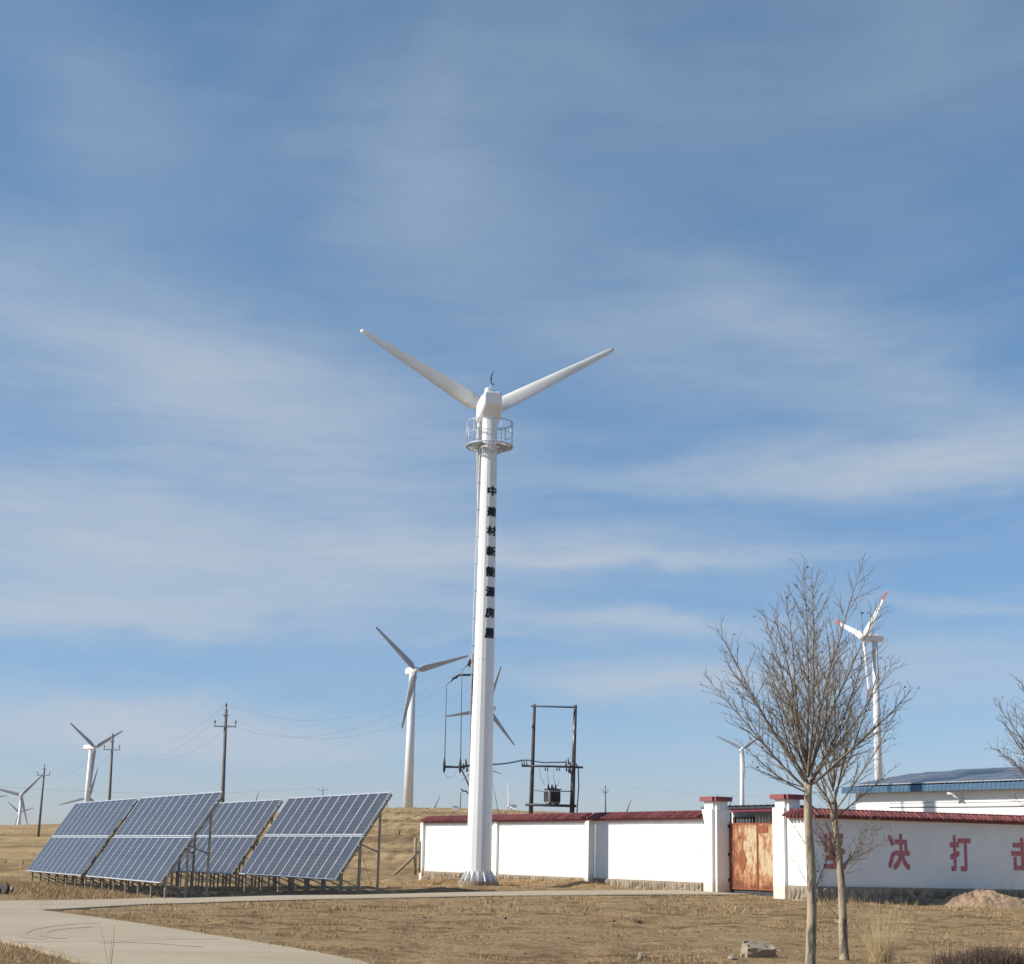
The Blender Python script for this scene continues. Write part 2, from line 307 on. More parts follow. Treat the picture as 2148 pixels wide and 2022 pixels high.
# ------------------------------------------------------------------ helpers
WO = {}
def link(o, parent=None):
    COL.objects.link(o)
    if parent is not None: o.parent = parent
    return o
def tag(o, label=None, cat=None, group=None, kind=None):
    for k, v in (('label', label), ('category', cat), ('group', group), ('kind', kind)):
        if v: o[k] = v
    return o
def empty(name, loc, rz=0, label=None, cat=None, group=None):
    o = bpy.data.objects.new(name, None); o.empty_display_size = .3
    o.location = loc; o.rotation_euler = (0, 0, rz); link(o); WO[o.name] = Vector(loc)
    return tag(o, label, cat, group)
def basis(d):
    d = d.normalized(); a = Vector((0, 0, 1)) if abs(d.z) < .95 else Vector((1, 0, 0))
    x = d.cross(a).normalized(); return x, d.cross(x).normalized()
class MB:
    def __init__(s): s.v = []; s.f = []; s.m = []; s.sm = []
    def add(s, vs, fs, mi=0, smooth=False):
        o = len(s.v); s.v += [tuple(v) for v in vs]
        for f in fs: s.f.append(tuple(i+o for i in f)); s.m.append(mi); s.sm.append(smooth)
        return s
    def box(s, c, size, X=Vector((1, 0, 0)), Y=None, mi=0, Z=None):
        X = Vector(X).normalized()
        Z = Vector(Z).normalized() if Z is not None else Vector((0, 0, 1))
        Y = Vector(Y).normalized() if Y is not None else Z.cross(X)
        c = Vector(c); a, b, h = size[0]/2, size[1]/2, size[2]/2
        vs = [c + X*(i*a) + Y*(j*b) + Z*(k*h) for k in (-1, 1) for j in (-1, 1) for i in (-1, 1)]
        return s.add(vs, [(0, 2, 3, 1), (4, 5, 7, 6), (0, 1, 5, 4), (2, 6, 7, 3), (0, 4, 6, 2), (1, 3, 7, 5)], mi)
    def wallbox(s, A, B, n, t, z0, z1, off=0, mi=0):      # front face from A to B (plan), thickness t behind, n = outward normal
        A = Vector((A[0], A[1], 0)); B = Vector((B[0], B[1], 0)); n = Vector((n[0], n[1], 0))
        q = [A+n*off, B+n*off, B+n*(off-t), A+n*(off-t)]
        vs = [p + Vector((0, 0, z)) for z in (z0, z1) for p in q]
        return s.add(vs, [(0, 1, 2, 3), (4, 7, 6, 5), (0, 4, 5, 1), (1, 5, 6, 2), (2, 6, 7, 3), (3, 7, 4, 0)], mi)
    def tube(s, pts, rad, n=8, mi=0, smooth=True, cap=True):
        pts = [Vector(p) for p in pts]
        if isinstance(rad, (int, float)): rad = [rad]*len(pts)
        vs = []; fs = []
        for i, p in enumerate(pts):
            d = (pts[min(i+1, len(pts)-1)] - pts[max(i-1, 0)])
            x, y = basis(d)
            if i == 0: px = x
            else:
                x = (px - d.normalized()*px.dot(d.normalized())).normalized(); y = d.normalized().cross(x); px = x
            if i == 0: y = d.normalized().cross(x)
            for k in range(n):
                a = 2*math.pi*k/n; vs.append(p + x*(rad[i]*math.cos(a)) + y*(rad[i]*math.sin(a)))
        for i in range(len(pts)-1):
            for k in range(n):
                a = i*n+k; b = i*n+(k+1) % n; fs.append((a, b, b+n, a+n))
        if cap: fs.append(tuple(range(n-1, -1, -1))); fs.append(tuple((len(pts)-1)*n+k for k in range(n)))
        return s.add(vs, fs, mi, smooth)
    def lathe(s, c, prof, n=16, mi=0, smooth=False, ph=0):
        c = Vector(c); vs = []; fs = []
        for r, z in prof:
            for k in range(n):
                a = 2*math.pi*k/n+ph; vs.append(c + Vector((r*math.cos(a), r*math.sin(a), z)))
        for i in range(len(prof)-1):
            for k in range(n):
                a = i*n+k; b = i*n+(k+1) % n; fs.append((a, b, b+n, a+n))
        fs.append(tuple(range(n-1, -1, -1))); fs.append(tuple((len(prof)-1)*n+k for k in range(n)))
        return s.add(vs, fs, mi, smooth)
    def mesh(s, name, mats):
        me = bpy.data.meshes.new(name); me.from_pydata(s.v, [], s.f)
        for m in (mats if isinstance(mats, (list, tuple)) else [mats]): me.materials.append(m)
        me.polygons.foreach_set('material_index', s.m); me.polygons.foreach_set('use_smooth', s.sm); me.update()
        return me
    def build(s, name, mats, parent=None, local=False, org=None, bevel=0):
        """vertices are in world coordinates unless local; the origin goes to the parent's (or org)"""
        if not local:
            o0 = WO[parent.name] if parent is not None else (Vector(org) if org is not None else Vector(s.v[0]))
            s.v = [tuple(Vector(v)-o0) for v in s.v]
        me = s.mesh(name, mats); o = bpy.data.objects.new(name, me); link(o, parent)
        if parent is None:
            o.location = o0 if not local else (0, 0, 0)
        WO[o.name] = o0 if not local else (WO[parent.name] if parent is not None else Vector((0, 0, 0)))
        if bevel:
            b = o.modifiers.new('bevel', 'BEVEL'); b.width = bevel; b.segments = 2; b.limit_method = 'ANGLE'
        return o
def inst(name, me, loc, rot, parent, scale=None):
    o = bpy.data.objects.new(name, me); link(o, parent); o.location = loc; o.rotation_euler = rot
    if scale: o.scale = scale
    return o
def sag(p, q, s, n=14):
    p, q = Vector(p), Vector(q)
    return [p.lerp(q, i/n) - Vector((0, 0, 4*s*(i/n)*(1-i/n))) for i in range(n+1)]

# ------------------------------------------------------------------ terrain
rng = np.random.default_rng(3)
LAT = rng.random((256, 256))
def vn(x, y):
    xi = np.floor(x).astype(int); yi = np.floor(y).astype(int); fx = x-xi; fy = y-yi
    fx = fx*fx*(3-2*fx); fy = fy*fy*(3-2*fy)
    g = lambda i, j: LAT[(xi+i) & 255, (yi+j) & 255]
    return (g(0, 0)*(1-fx)+g(1, 0)*fx)*(1-fy) + (g(0, 1)*(1-fx)+g(1, 1)*fx)*fy - .5
def ss(a, b, x):
    t = np.clip((x-a)/(b-a), 0, 1); return t*t*(3-2*t)
def hz_y(px): return 1793 + .022*(px-1074)
cr_px = [-1500, 0, 130, 250, 400, 560, 700, 850, 1000, 1100, 1200, 1300, 1450, 1700, 2148, 3500]
cr_py = [1745, 1733, 1730, 1722, 1714, 1706, 1700, 1697, 1699, 1705, 1708, 1715, 1740, 1765, 1775, 1790]
CREST = 450.0
cr_h = [1.6 + (hz_y(a)-b)*CREST/F for a, b in zip(cr_px, cr_py)]
def road_poly():
    P = [(90.7, 1913), (90.7, 1891), (0, 1892), (-420, 1890), (-420, 1948), (-120, 1966), (0, 1977), (60, 1990), (120, 2008), (170, 2026), (235, 2060),
         (620, 2330), (1300, 2330), (1010, 2110), (756, 2022), (640, 1998), (500, 1974), (300, 1942)]
    return [(ground_at(a, b) if b < 2030 else on_z(a, b, 0.0)).xy for a, b in P]
lane_back = [(84, 1891.5), (300, 1886), (500, 1882), (700, 1879), (850, 1876.5), (1050, 1871), (1250, 1870), (1450, 1869), (1500, 1867), (1560, 1862), (1606, 1861)]
lane_front = [(84, 1912.5), (300, 1899.5), (500, 1893), (700, 1888), (850, 1885), (1050, 1881), (1250, 1879.5), (1450, 1878.5), (1500, 1878.5), (1560, 1878), (1606, 1877)]
def inpoly(x, y, poly):
    r = np.zeros(x.shape, bool); n = len(poly)
    for i in range(n):
        x1, y1 = poly[i]; x2, y2 = poly[(i+1) % n]
        c = ((y1 > y) != (y2 > y)) & (x < (x2-x1)*(y-y1)/((y2-y1) if y2 != y1 else 1e-9)+x1); r ^= c
    return r
LAx, LAy = 7.12, 64.4
def H0(x, y):                      # smooth terrain
    x = np.asarray(x, float); y = np.asarray(y, float)
    G = np.interp(x, [-24, -12.5, -8, -5, -1.5, 3, 7, 10, 13, 22], [-.19, -.19, .0, .07, .20, .34, .37, .3, .19, .15])
    near = ss(38, 60, y)*G + .20*np.exp(-(((x+1.3)/2.0)**2+((y-69.3)/2.2)**2)) + .27*np.exp(-(((x-LAx)*-.866+(y-LAy)*-.5-.3)/1.0)**2)*ss(5.2, 2.5, x)*ss(-6, -4, x)
    px = 1074 + F*x/np.maximum(y, 20)
    Hc = np.interp(px, cr_px, cr_h)
    p = (np.clip((y-84)/(CREST-84), 0, 1))**.82*ss(80, 115, y)
    p = np.where(y > CREST, 1-ss(CREST, 1500, y), p)
    p = p*(1-.04*ss(CREST-90, CREST, y)) if False else p
    return near*(1-ss(300, 900, y)) + (Hc-near*.9)*p
def gz(x, y): return float(H0(x, y))
def ground_at(px, py):             # where the sight line meets the terrain
    d = ray(px, py); t = 5.0
    for i in range(4000):
        q = CAMP + d*t
        if q.z <= gz(q.x, q.y): return q
        t += .1 if t < 90 else 1
    return q
ROADP = road_poly()
def lane_pts(L):
    r = []
    for a, b in L: q = ground_at(a, b); r.append(Vector((q.x, q.y)))
    return r
LB, LF = lane_pts(lane_back), lane_pts(lane_front)
LANEP = [tuple(p) for p in LB] + [tuple(p) for p in reversed(LF)]

def axis(segs):
    out = [segs[0][0]]
    for a, b, st in segs:
        n = max(1, int(round((b-a)/st))); out += list(np.linspace(a, b, n+1)[1:])
    return np.array(out)
def geo(a, b, s0, g):
    r = [a]; s = s0
    while r[-1] < b: r.append(r[-1]+s); s *= g
    return np.array(r)
ys = np.concatenate([axis([(-60, 8, 8), (8, 18, 1), (18, 46, .16), (46, 84, .3)]), geo(84, 5200, .5, 1.035)[1:]])
xr = np.concatenate([axis([(0, 28, .24)]), geo(28, 3200, .5, 1.06)[1:]])
xs = np.concatenate([-xr[::-1], xr[1:]])
X, Y = np.meshgrid(xs, ys)
Z = H0(X, Y)
fadeN = ss(5200, 300, Y)
nz = .08*vn(X*.6, Y*.6) + .09*vn(X*1.7+9, Y*1.7) + .05*np.abs(vn(X*1.1+3, Y*2.3))*2 + .055*vn(X*4.1, Y*4.1+5) - .03
rowz = ss(46, 20, Y)*.0
onroad = inpoly(X, Y, ROADP) | inpoly(X, Y, LANEP)
nearr = np.zeros_like(X)
for k_ in range(8):
    for r_ in (.35, .8):
        ax_, ay_ = X+r_*math.cos(k_*math.pi/4), Y+r_*math.sin(k_*math.pi/4); nearr += (inpoly(ax_, ay_, ROADP) | inpoly(ax_, ay_, LANEP))/16
nzk = np.where(Y < 84, 1.0, 3.0)*ss(1000, 200, Y)
Z = Z + np.where(onroad, -.10, nz*nzk*(1-np.minimum(nearr*2.2, .9))+.02*np.minimum(nearr*3, 1))
# uneven banks and old furrows on the slope behind
bk = ss(95, 130, Y)*(1-ss(380, 450, Y))
Z = Z + bk*(.55*vn(X*.02, Y*.07) + .30*np.clip(vn(X*.035+4, Y*.16)*3, -.6, .6))
ny, nx = X.shape
V = np.stack([X, Y, Z], -1).reshape(-1, 3)
ii = np.arange(ny-1)[:, None]*nx + np.arange(nx-1)[None, :]
Fq = np.stack([ii, ii+1, ii+nx+1, ii+nx], -1).reshape(-1, 4)
me = bpy.data.meshes.new('ground'); me.vertices.add(len(V)); me.vertices.foreach_set('co', V.ravel())
me.loops.add(Fq.size); me.loops.foreach_set('vertex_index', Fq.ravel())
me.polygons.add(len(Fq)); me.polygons.foreach_set('loop_start', np.arange(0, Fq.size, 4)); me.polygons.foreach_set('loop_total', np.full(len(Fq), 4))
me.polygons.foreach_set('use_smooth', np.ones(len(Fq), bool)); me.update(); me.validate()
me.materials.append(M['ground']); go = bpy.data.objects.new('ground', me); link(go); go['kind'] = 'structure'

# roads: slabs slightly proud of the soil
import bmesh
def drape(name, pts, dz, material, depth=.14, step=1.2):
    B = []
    for i in range(len(pts)):
        a, b = Vector(pts[i][:2]), Vector(pts[(i+1) % len(pts)][:2]); k = max(1, int((b-a).length/step))
        B += [a.lerp(b, t/k) for t in range(k)]
    nb = len(B); xa = [p.x for p in B]; ya = [p.y for p in B]
    gx, gy = np.meshgrid(np.arange(min(xa)+.37, max(xa), step), np.arange(min(ya)+.31, max(ya), step))
    gx, gy = gx.ravel(), gy.ravel(); ok = inpoly(gx, gy, [tuple(p) for p in B])
    pin = B + [Vector((x, y)) for x, y in zip(gx[ok], gy[ok])]
    cv, ce, cf, *_ = mathutils.geometry.delaunay_2d_cdt(pin, [(i, (i+1) % nb) for i in range(nb)], [list(range(nb))], 1, 1e-5)
    bm = bmesh.new(); vs = [bm.verts.new((p.x, p.y, 0)) for p in cv]
    for f in cf:
        try: bm.faces.new([vs[i] for i in f])
        except ValueError: pass
    for f in bm.faces:
        f.normal_update()
        if f.normal.z < 0: f.normal_flip()
    be = [e for e in bm.edges if e.is_boundary]
    for v in bm.verts: v.co.z = gz(v.co.x, v.co.y)+dz
    r = bmesh.ops.extrude_edge_only(bm, edges=be)
    for v in [g for g in r['geom'] if isinstance(g, bmesh.types.BMVert)]: v.co.z -= depth
    m = bpy.data.meshes.new(name); bm.to_mesh(m); bm.free(); m.materials.append(material)
    o = bpy.data.objects.new(name, m); link(o); o['kind'] = 'structure'; WO[o.name] = Vector((0, 0, 0)); return o
road = drape('road', ROADP, .05, M['road'])
lane = drape('access_lane', [tuple(p) for p in LB]+[tuple(p) for p in reversed(LF)], .054, M['road'])
def strip(name, pts, wd, z, material, parent):
    mb = MB(); vs = []; n = len(pts)
    for i, p in enumerate(pts):
        d = (Vector(pts[min(i+1, n-1)])-Vector(pts[max(i-1, 0)])).normalized(); q = Vector((-d.y, d.x))*wd/2
        for s_ in (-1, 1): vs.append((p[0]+q.x*s_, p[1]+q.y*s_, gz(p[0], p[1])+z))
    mb.add(vs, [(2*i, 2*i+2, 2*i+3, 2*i+1) for i in range(n-1)]); return mb.build(name, material, parent)
def gpx(L): return [tuple(on_z(a, b, 0.05).xy) for a, b in L]
strip('expansion_joint', gpx([(30, 1974.5), (200, 1973), (330, 1970.5), (466, 1968.5)]), .035, .055, M['joint'], road)
arc = [(205, 1935), (150, 1937), (100, 1942), (60, 1949), (42, 1957), (55, 1965), (90, 1969)]
strip('tyre_mark', gpx(arc), .22, .055, M['tyre'], road)
strip('tyre_mark', gpx([(190, 1943), (140, 1946), (105, 1950), (85, 1956), (95, 1963), (130, 1968)]), .22, .0555, M['tyre'], road)
strip('tyre_mark', gpx([(420, 1985), (330, 1978), (260, 1974.8), (210, 1977)]), .15, .0550, M['tyre'], road)

# ------------------------------------------------------------------ walls
LA = Vector((7.12, 64.4)); LU = Vector((.5, -.866)); LN = Vector((-.866, -.5))   # line of the left wall, towards the camera; outward normal
def L(t, s=0): return LA + LU*t + LN*(-s)         # s = metres behind the line
RC = L(6.79, .1); RU = Vector((math.cos(R(20)), math.sin(R(20)))); RN = Vector((RU.y, -RU.x))
def tile_mesh():
    mb = MB(); n = 6; vs = []; fs = []
    for j, (y, z, r) in enumerate(((0, .0, .058), (-.20, -.10, .062), (-.205, -.118, .068), (-.40, -.205, .072))):
        for k in range(n+1):
            a = math.pi*k/n; vs.append((r*math.cos(a), y, z + r*math.sin(a)*1.15))
    for j in range(3):
        for k in range(n): a = j*(n+1)+k; fs.append((a, a+1, a+n+2, a+n+1))
    fs.append(tuple(range(3*(n+1), 4*(n+1)))); mb.add(vs, fs, 0, False)
    return mb.mesh('tile', M['tile'])
TILE = tile_mesh()
def stone_mesh(k):
    r = random.Random(k); n = 9; vs = []; rr = [r.uniform(.78, 1.1) for _ in range(n)]
    for s, d in ((1.0, 0), (.93, .6), (.62, 1.0)):
        for i in range(n):
            a = 2*math.pi*i/n; vs.append((s*rr[i]*math.cos(a), -d, s*rr[i]*math.sin(a)))
    vs.append((0, -1.08, 0)); fs = []
    for j in range(2):
        for i in range(n): fs.append((j*n+i, j*n+(i+1) % n, (j+1)*n+(i+1) % n, (j+1)*n+i))
    for i in range(n): fs.append((2*n+i, 2*n+(i+1) % n, 3*n))
    mb = MB().add(vs, fs); return mb.mesh('stone', M['stone'])
STONES = [stone_mesh(k) for k in range(8)]
def plan_rot(u): return math.atan2(u.y, u.x)     # local x along u, local -y outward when u runs left to right seen from outside
def wall_run(root, A, B, n, zb, zp, zt, thick=.28, plinth=True, zb_plinth=None, mortar_name='plinth'):
    """A..B left to right as seen from outside"""
    A, B = Vector(A), Vector(B); u = (B-A).normalized(); Ln = (B-A).length
    MB().wallbox(A, B, n, thick, zp-.01, zt).build('plaster_wall', M['plaster'], root)
    pl = MB().wallbox(A, B, n, thick+.18, zb-.6, zp, off=.09).build(mortar_name, M['mortar'], root)
    # coping : band, pitched bed and barrel tiles
    MB().wallbox(A, B, n, thick+.26, zt+.002, zt+.075, off=.13).build('coping_band', M['redcap'], root)
    mid = -thick/2; top = []
    nn = Vector((n[0], n[1], 0)); mbp = MB(); vs = []
    for p in (A, B):
        q = Vector((p.x, p.y, 0))
        for o_, z in ((.15, .077), (.15, .10), (mid, .285), (-thick-.15, .10), (-thick-.15, .077)):
            vs.append(q+nn*o_+Vector((0, 0, zt+z)))
    mbp.add(vs, [(i, (i+1) % 5, (i+1) % 5+5, i+5) for i in range(5)]+[(4, 3, 2, 1, 0), (5, 6, 7, 8, 9)])
    cop = mbp.build('coping_bed', M['tile_bed'], root)
    rg = MB(); a3 = Vector((A.x, A.y, zt+.30))+nn*mid; b3 = Vector((B.x, B.y, zt+.30))+nn*mid
    k = max(2, int(Ln/.34)); 
    for i in range(k):
        p = a3.lerp(b3, i/k); q = a3.lerp(b3, (i+1.05)/k if i < k-1 else 1); rg.tube([p, q], [.062, .05], 8)
    rg.build('ridge_tile', M['tile'], root)
    nt = int(Ln/.172); rz = plan_rot(u); base = WO[root.name]
    for i in range(nt):
        p = A + u*((i+.5)*Ln/nt); q = Vector((p.x, p.y, zt+.275)) + nn*(mid+.07)
        inst('tile', TILE, q-base+Vector((0, 0, rnd.uniform(-.006, .006))), (0, rnd.uniform(-.04, .04), rz+rnd.uniform(-.02, .02)), root)
    # plinth stones
    if plinth:
        x = .14; hgt = zp-zb
        while x < Ln-.12:
            wv_ = rnd.uniform(.17, .33) if hgt > .45 else rnd.uniform(.14, .27)
            split = rnd.random() < (.75 if hgt > .45 else .35); hs_ = [rnd.uniform(.42, .58)] if split else []
            cuts = [0]+hs_+[1]; zs = zp-.02
            for a_, b_ in zip(cuts[:-1], cuts[1:]):
                hh = (hgt+.03)*(b_-a_); px_ = A + u*(x+rnd.uniform(-.02, .02)); q = Vector((px_.x, px_.y, zp-.02-(hgt+.03)*(a_+b_)/2))+nn*.088
                inst('stone', STONES[rnd.randrange(8)], q-base, (0, rnd.uniform(-.35, .35), rz), root,
                     (wv_*.48, rnd.uniform(.03, .06), hh*.48))
            x += wv_
ZT, ZP = 3.11, .74
# left wall, two sections with a step at the middle pilaster
lw = empty('boundary_wall', (*L(0), .3), 0, 'long sunlit white wall with red tile coping left of the gate', 'wall')
def t_at(px, s=0):               # parameter of the left line seen at px (level of the wall)
    d = ray(px, 1790); # solve LA+LU t -LN s = k d
    P = L(0, s); k = Vector((d.x, d.y)); det = LU.x*(-k.y)+k.x*LU.y
    return (-P.x*(-k.y) + k.x*(-P.y))/det
tA, tB = t_at(893), t_at(1236)
t0 = t_at(1462, .15)
wall_run(lw, L(tA, -.10), L(tB+.1, -.10), LN, .30, ZP, ZT)
wall_run(lw, L(tB+.2, 0), L(.42, 0), LN, .33, ZP, ZT)
MB().wallbox(L(tB+.03, -.26), L(tB+.34, -.26), LN, .3, 0, ZT-.002).build('pilaster', M['plaster'], lw)
tC = t_at(1042, -.1)
MB().wallbox(L(tC-.16, -.22), L(tC+.16, -.22), LN, .12, 0.2, ZT-.003).build('pilaster', M['plaster'], lw)
MB().wallbox(L(tA-.22, -.24), L(tA+.06, -.24), LN, .5, 0.2, ZT-.003).build('pilaster', M['plaster'], lw)

def pillar(tm, zbase, label):
    c = L(tm, .38); z1 = 3.80
    rt = empty('gate_pillar', (c.x, c.y, zbase), 0, label, 'gate pillar', 'white gate pillars with red caps')
    w2 = .40; e = .11
    def prism(hw, d, za, zb_, notch):
        pts = [(-hw, -d), (hw-notch, -d), (hw-notch, -d+notch*.8), (hw, -d+notch*.8), (hw, d), (-hw, d)] if notch else [(-hw, -d), (hw, -d), (hw, d), (-hw, d)]
        q = [c + LU*a + LN*(-b) for a, b in pts]; n = len(q)
        vs = [(p.x, p.y, z) for z in (za, zb_) for p in q]
        return vs, [tuple(range(n-1, -1, -1)), tuple(range(n, 2*n))]+[(i, (i+1) % n, (i+1) % n+n, i+n) for i in range(n)]
    b = MB(); b.add(*prism(w2, w2-.02, zbase-.4, 3.50, .15)); b.build('shaft', M['plaster'], rt)
    b = MB(); b.add(*prism(w2-.07, w2-.09, 3.499, z1, .12)); b.build('neck', M['plaster'], rt)
    b = MB(); b.add(*prism(w2+.06, w2+.04, z1-.002, z1+.17, .12)); b.build('cap', M['redcap'], rt)
    return rt
pillar(.364+.40, .36, 'white gate pillar with red cap left of the rusty gate')
pillar(4.66+.40, .36, 'white gate pillar with red cap right of the rusty gate')

# gate
gA, gB = L(1.16+.03, .70), L(4.66, .70)
g0 = empty('metal_gate', (gA.x, gA.y, .36), 0, 'rusty two leaf sheet metal gate with peeling cream paint between the white pillars', 'gate')
lw_ = 1.70
for i in range(2):
    a = gA + LU*(i*(lw_+.03)); b = a + LU*lw_
    leaf = MB(); org = Vector((a.x, a.y, .56)); n = 22; vs = []
    for k in range(n+1):          # folded sheet
        p = a.lerp(b, k/n); o_ = .012 if k % 2 else 0
        for z in (0, 2.36): vs.append((p.x+LN.x*o_, p.y+LN.y*o_, .58+z))
    leaf.add(vs, [(2*k, 2*k+2, 2*k+3, 2*k+1) for k in range(n)])
    leaf.wallbox(a, b, LN, .03, .58, 2.94, off=-.012)
    lo = leaf.build('leaf', M['gate'], g0)
    fr = MB()
    fr.wallbox(a, b, LN, .05, .53, .585, off=.016).wallbox(a, b, LN, .05, 2.935, 2.98, off=.016)
    fr.wallbox(a, a+LU*.05, LN, .05, .585, 2.935, off=.018).wallbox(b-LU*.03, b, LN, .05, .585, 2.935, off=.018)
    fr.build('leaf_frame', M['rust'], lo)
    for k in range(9):
        p = a.lerp(b, (k+.5)/9); MB().lathe((p.x-LN.x*.01, p.y-LN.y*.01, 2.98), [(.011, 0), (.009, .12), (.002, .21 if k % 3 else .27)], 5).build('spike', M['straw'], lo)
    if i == 0: cpos = [(.80, 1.62)]
    else: cpos = [(1.36, 1.62)]
    for (cx_, cz_) in cpos:
        p = a+LU*cx_; q = [(p.x+LU.x*dx+LN.x*.022, p.y+LU.y*dx+LN.y*.022, cz_+dz) for dx, dz in ((-.30, .02), (0, -.55), (.27, .0), (0, .52))]
        q2 = [(v[0]-LN.x*.02, v[1]-LN.y*.02, v[2]) for v in q]
        MB().add(q+q2, [(0, 1, 2, 3)]+[(j, j+4, (j+1) % 4+4, (j+1) % 4) for j in range(4)]).build('diamond_plate', M['rust'], lo)
    if i == 0:
        MB().wallbox(a+LU*1.18, a+LU*1.34, LN, .02, 1.95, 2.1, off=.035).build('latch_plate', M['straw'], lo)
    else:
        MB().wallbox(a+LU*.04, a+LU*.62, LN, .012, 2.62, 2.90, off=.026).build('patch_plate', M['rust'], lo)
for t_ in (1.175, 4.70):
    MB().wallbox(L(t_, .74), L(t_+.04, .74), LN, .06, .36, 3.05).build('gate_post', M['dark'], g0)
hp = L(1.16+.03, .66); 
for z in (.8, 1.75, 2.8): MB().lathe((hp.x, hp.y, z), [(.035, 0), (.035, .12)], 8).build('hinge', M['dark'], g0)

# porch behind the gate
pc = L(2.9, 3.2)
por = empty('gatehouse_porch', (pc.x, pc.y, .36), 0, 'grey porch front with dark door frame and ribbed canopy seen above the rusty gate', 'porch')
def TT(px, s_): return t_at(px, s_)
MB().wallbox(L(TT(1521, 3.2), 3.2), L(TT(1690, 3.2), 3.2), LN, .2, .1, at(1560, 1692, 64.0).z-.06).build('back_wall', M['plaster'], por)
a, b = L(TT(1482, 1.9), 1.9), L(TT(1650, 1.9), 1.9)  # left end lengthened unseen behind the pillar to keep sun off the back wall
zc_ = at(1560, 1692, 64.0).z
MB().wallbox(a, b, LN, 1.7, zc_-.05, zc_+.03, off=.25).build('canopy', M['dark'], por)
MB().wallbox(a, b, LN, .05, zc_-.16, zc_-.051, off=.2).build('canopy_beam', M['maroon'], por)
nr = 13
for i in range(nr):
    p = a.lerp(b, (i+.5)/nr); MB().wallbox(p, p+LU*.09, LN, 1.7, zc_+.03, zc_+.09, off=.255).build('canopy_rib', M['dark'], por)
MB().wallbox(L(TT(1523, 1.8), 1.8), L(TT(1530.5, 1.8), 1.8), LN, .12, .1, zc_-.161).build('porch_post', M['maroon'], por)
fr = MB(); q0, q1 = L(TT(1538, 3.1), 3.1), L(TT(1580, 3.1), 3.1)
fr.wallbox(q0, q0+LU*.16, LN, .08, .1, zc_-.3).wallbox(q1-LU*.12, q1, LN, .08, .1, zc_-.3).wallbox(q0+LU*.16, q1-LU*.12, LN, .08, zc_-.38, zc_-.3)
fr.build('door_frame', M['dark'], por)
MB().wallbox(q0+LU*.17, q1-LU*.13, LN, .03, .1, zc_-.385, off=-.03).build('door_panel', M['plaster'], por)
MB().wallbox(gA-LN*.05, gB-LN*.05, LN, .04, .2, .60).build('gap_shade_board', M['dark'], g0)  # added dark board standing in for the shaded gap under the leaves

# right wall : short return beside the gate and the long lettered face
rw = empty('lettered_wall', (RC.x, RC.y, .2), 0, 'shaded white wall with faded red lettering and tile coping right of the gate', 'wall')
wall_run(rw, L(5.45, .1), L(6.79, .1), LN, .33, ZP+.03, ZT)
RE = RC+RU*22
wall_run(rw, RC+RU*.0+Vector((0, 0)), RE, RN, .19, ZP+.03, ZT)
def text_mesh(ch, bold):
    """glyph as a flat mesh 1 unit high, strokes thickened by laying shifted copies a hair apart"""
    cu = bpy.data.curves.new('glyph', 'FONT'); cu.body = ch; cu.size = 1.0; cu.resolution_u = 3
    o = bpy.data.objects.new('glyph', cu); link(o); dg = bpy.context.evaluated_depsgraph_get(); dg.update()
    m0 = bpy.data.meshes.new_from_object(o.evaluated_get(dg)); bpy.data.objects.remove(o); bpy.data.curves.remove(cu)
    co = np.array([v.co[:] for v in m0.vertices]); c = (co.min(0)+co.max(0))/2; ext = co.max(0)-co.min(0)
    polys = [tuple(p.vertices) for p in m0.polygons]; vs = []; fs = []; k = 0
    for dx in (-1, -.33, .33, 1):
        for dy in (-1, 0, 1):
            o_ = len(vs)
            for p in co: vs.append(((p[0]-c[0])*(1-.0)+dx*bold, (p[1]-c[1])+dy*bold, k*.0004))
            fs += [tuple(i+o_ for i in p) for p in polys]; k += 1
    m = bpy.data.meshes.new('glyph'); m.from_pydata(vs, [], fs); m.update()
    return m, (ext[0]+2*bold, ext[1]+2*bold)
def t_on_right(px, py=1790):
    d = ray(px, py); k = Vector((d.x, d.y)); det = RU.x*(-k.y)+k.x*RU.y
    return (-RC.x*(-k.y) + k.x*(-RC.y))/det
for ch, px, w_, y0_, y1_, lean in (('坚', 1750, 46, 1745, 1822, 0), ('决', 1885.5, 46, 1748, 1824, 0), ('打', 2014.5, 44, 1751, 1827, 0), ('击', 2144, 46, 1756, 1829, 0)):
    t = t_on_right(px, 1788); P = RC+RU*t; d1 = at(px, y0_, P.y); d2 = at(px, y1_, P.y)
    wid = t_on_right(px+w_/2, 1788)-t_on_right(px-w_/2, 1788); hh = d1.z-d2.z
    m, ext = text_mesh(ch, .030)
    for v in m.vertices: v.co = (v.co.x*wid/ext[0], -v.co.z, v.co.y*hh/ext[1])
    m.materials.append(M['redpaint'])
    o = bpy.data.objects.new('painted_character', m); link(o, rw); o.location = Vector((P.x+RN.x*.006, P.y+RN.y*.006, (d1.z+d2.z)/2))-WO[rw.name]
    o.rotation_euler = (0, 0, plan_rot(RU))

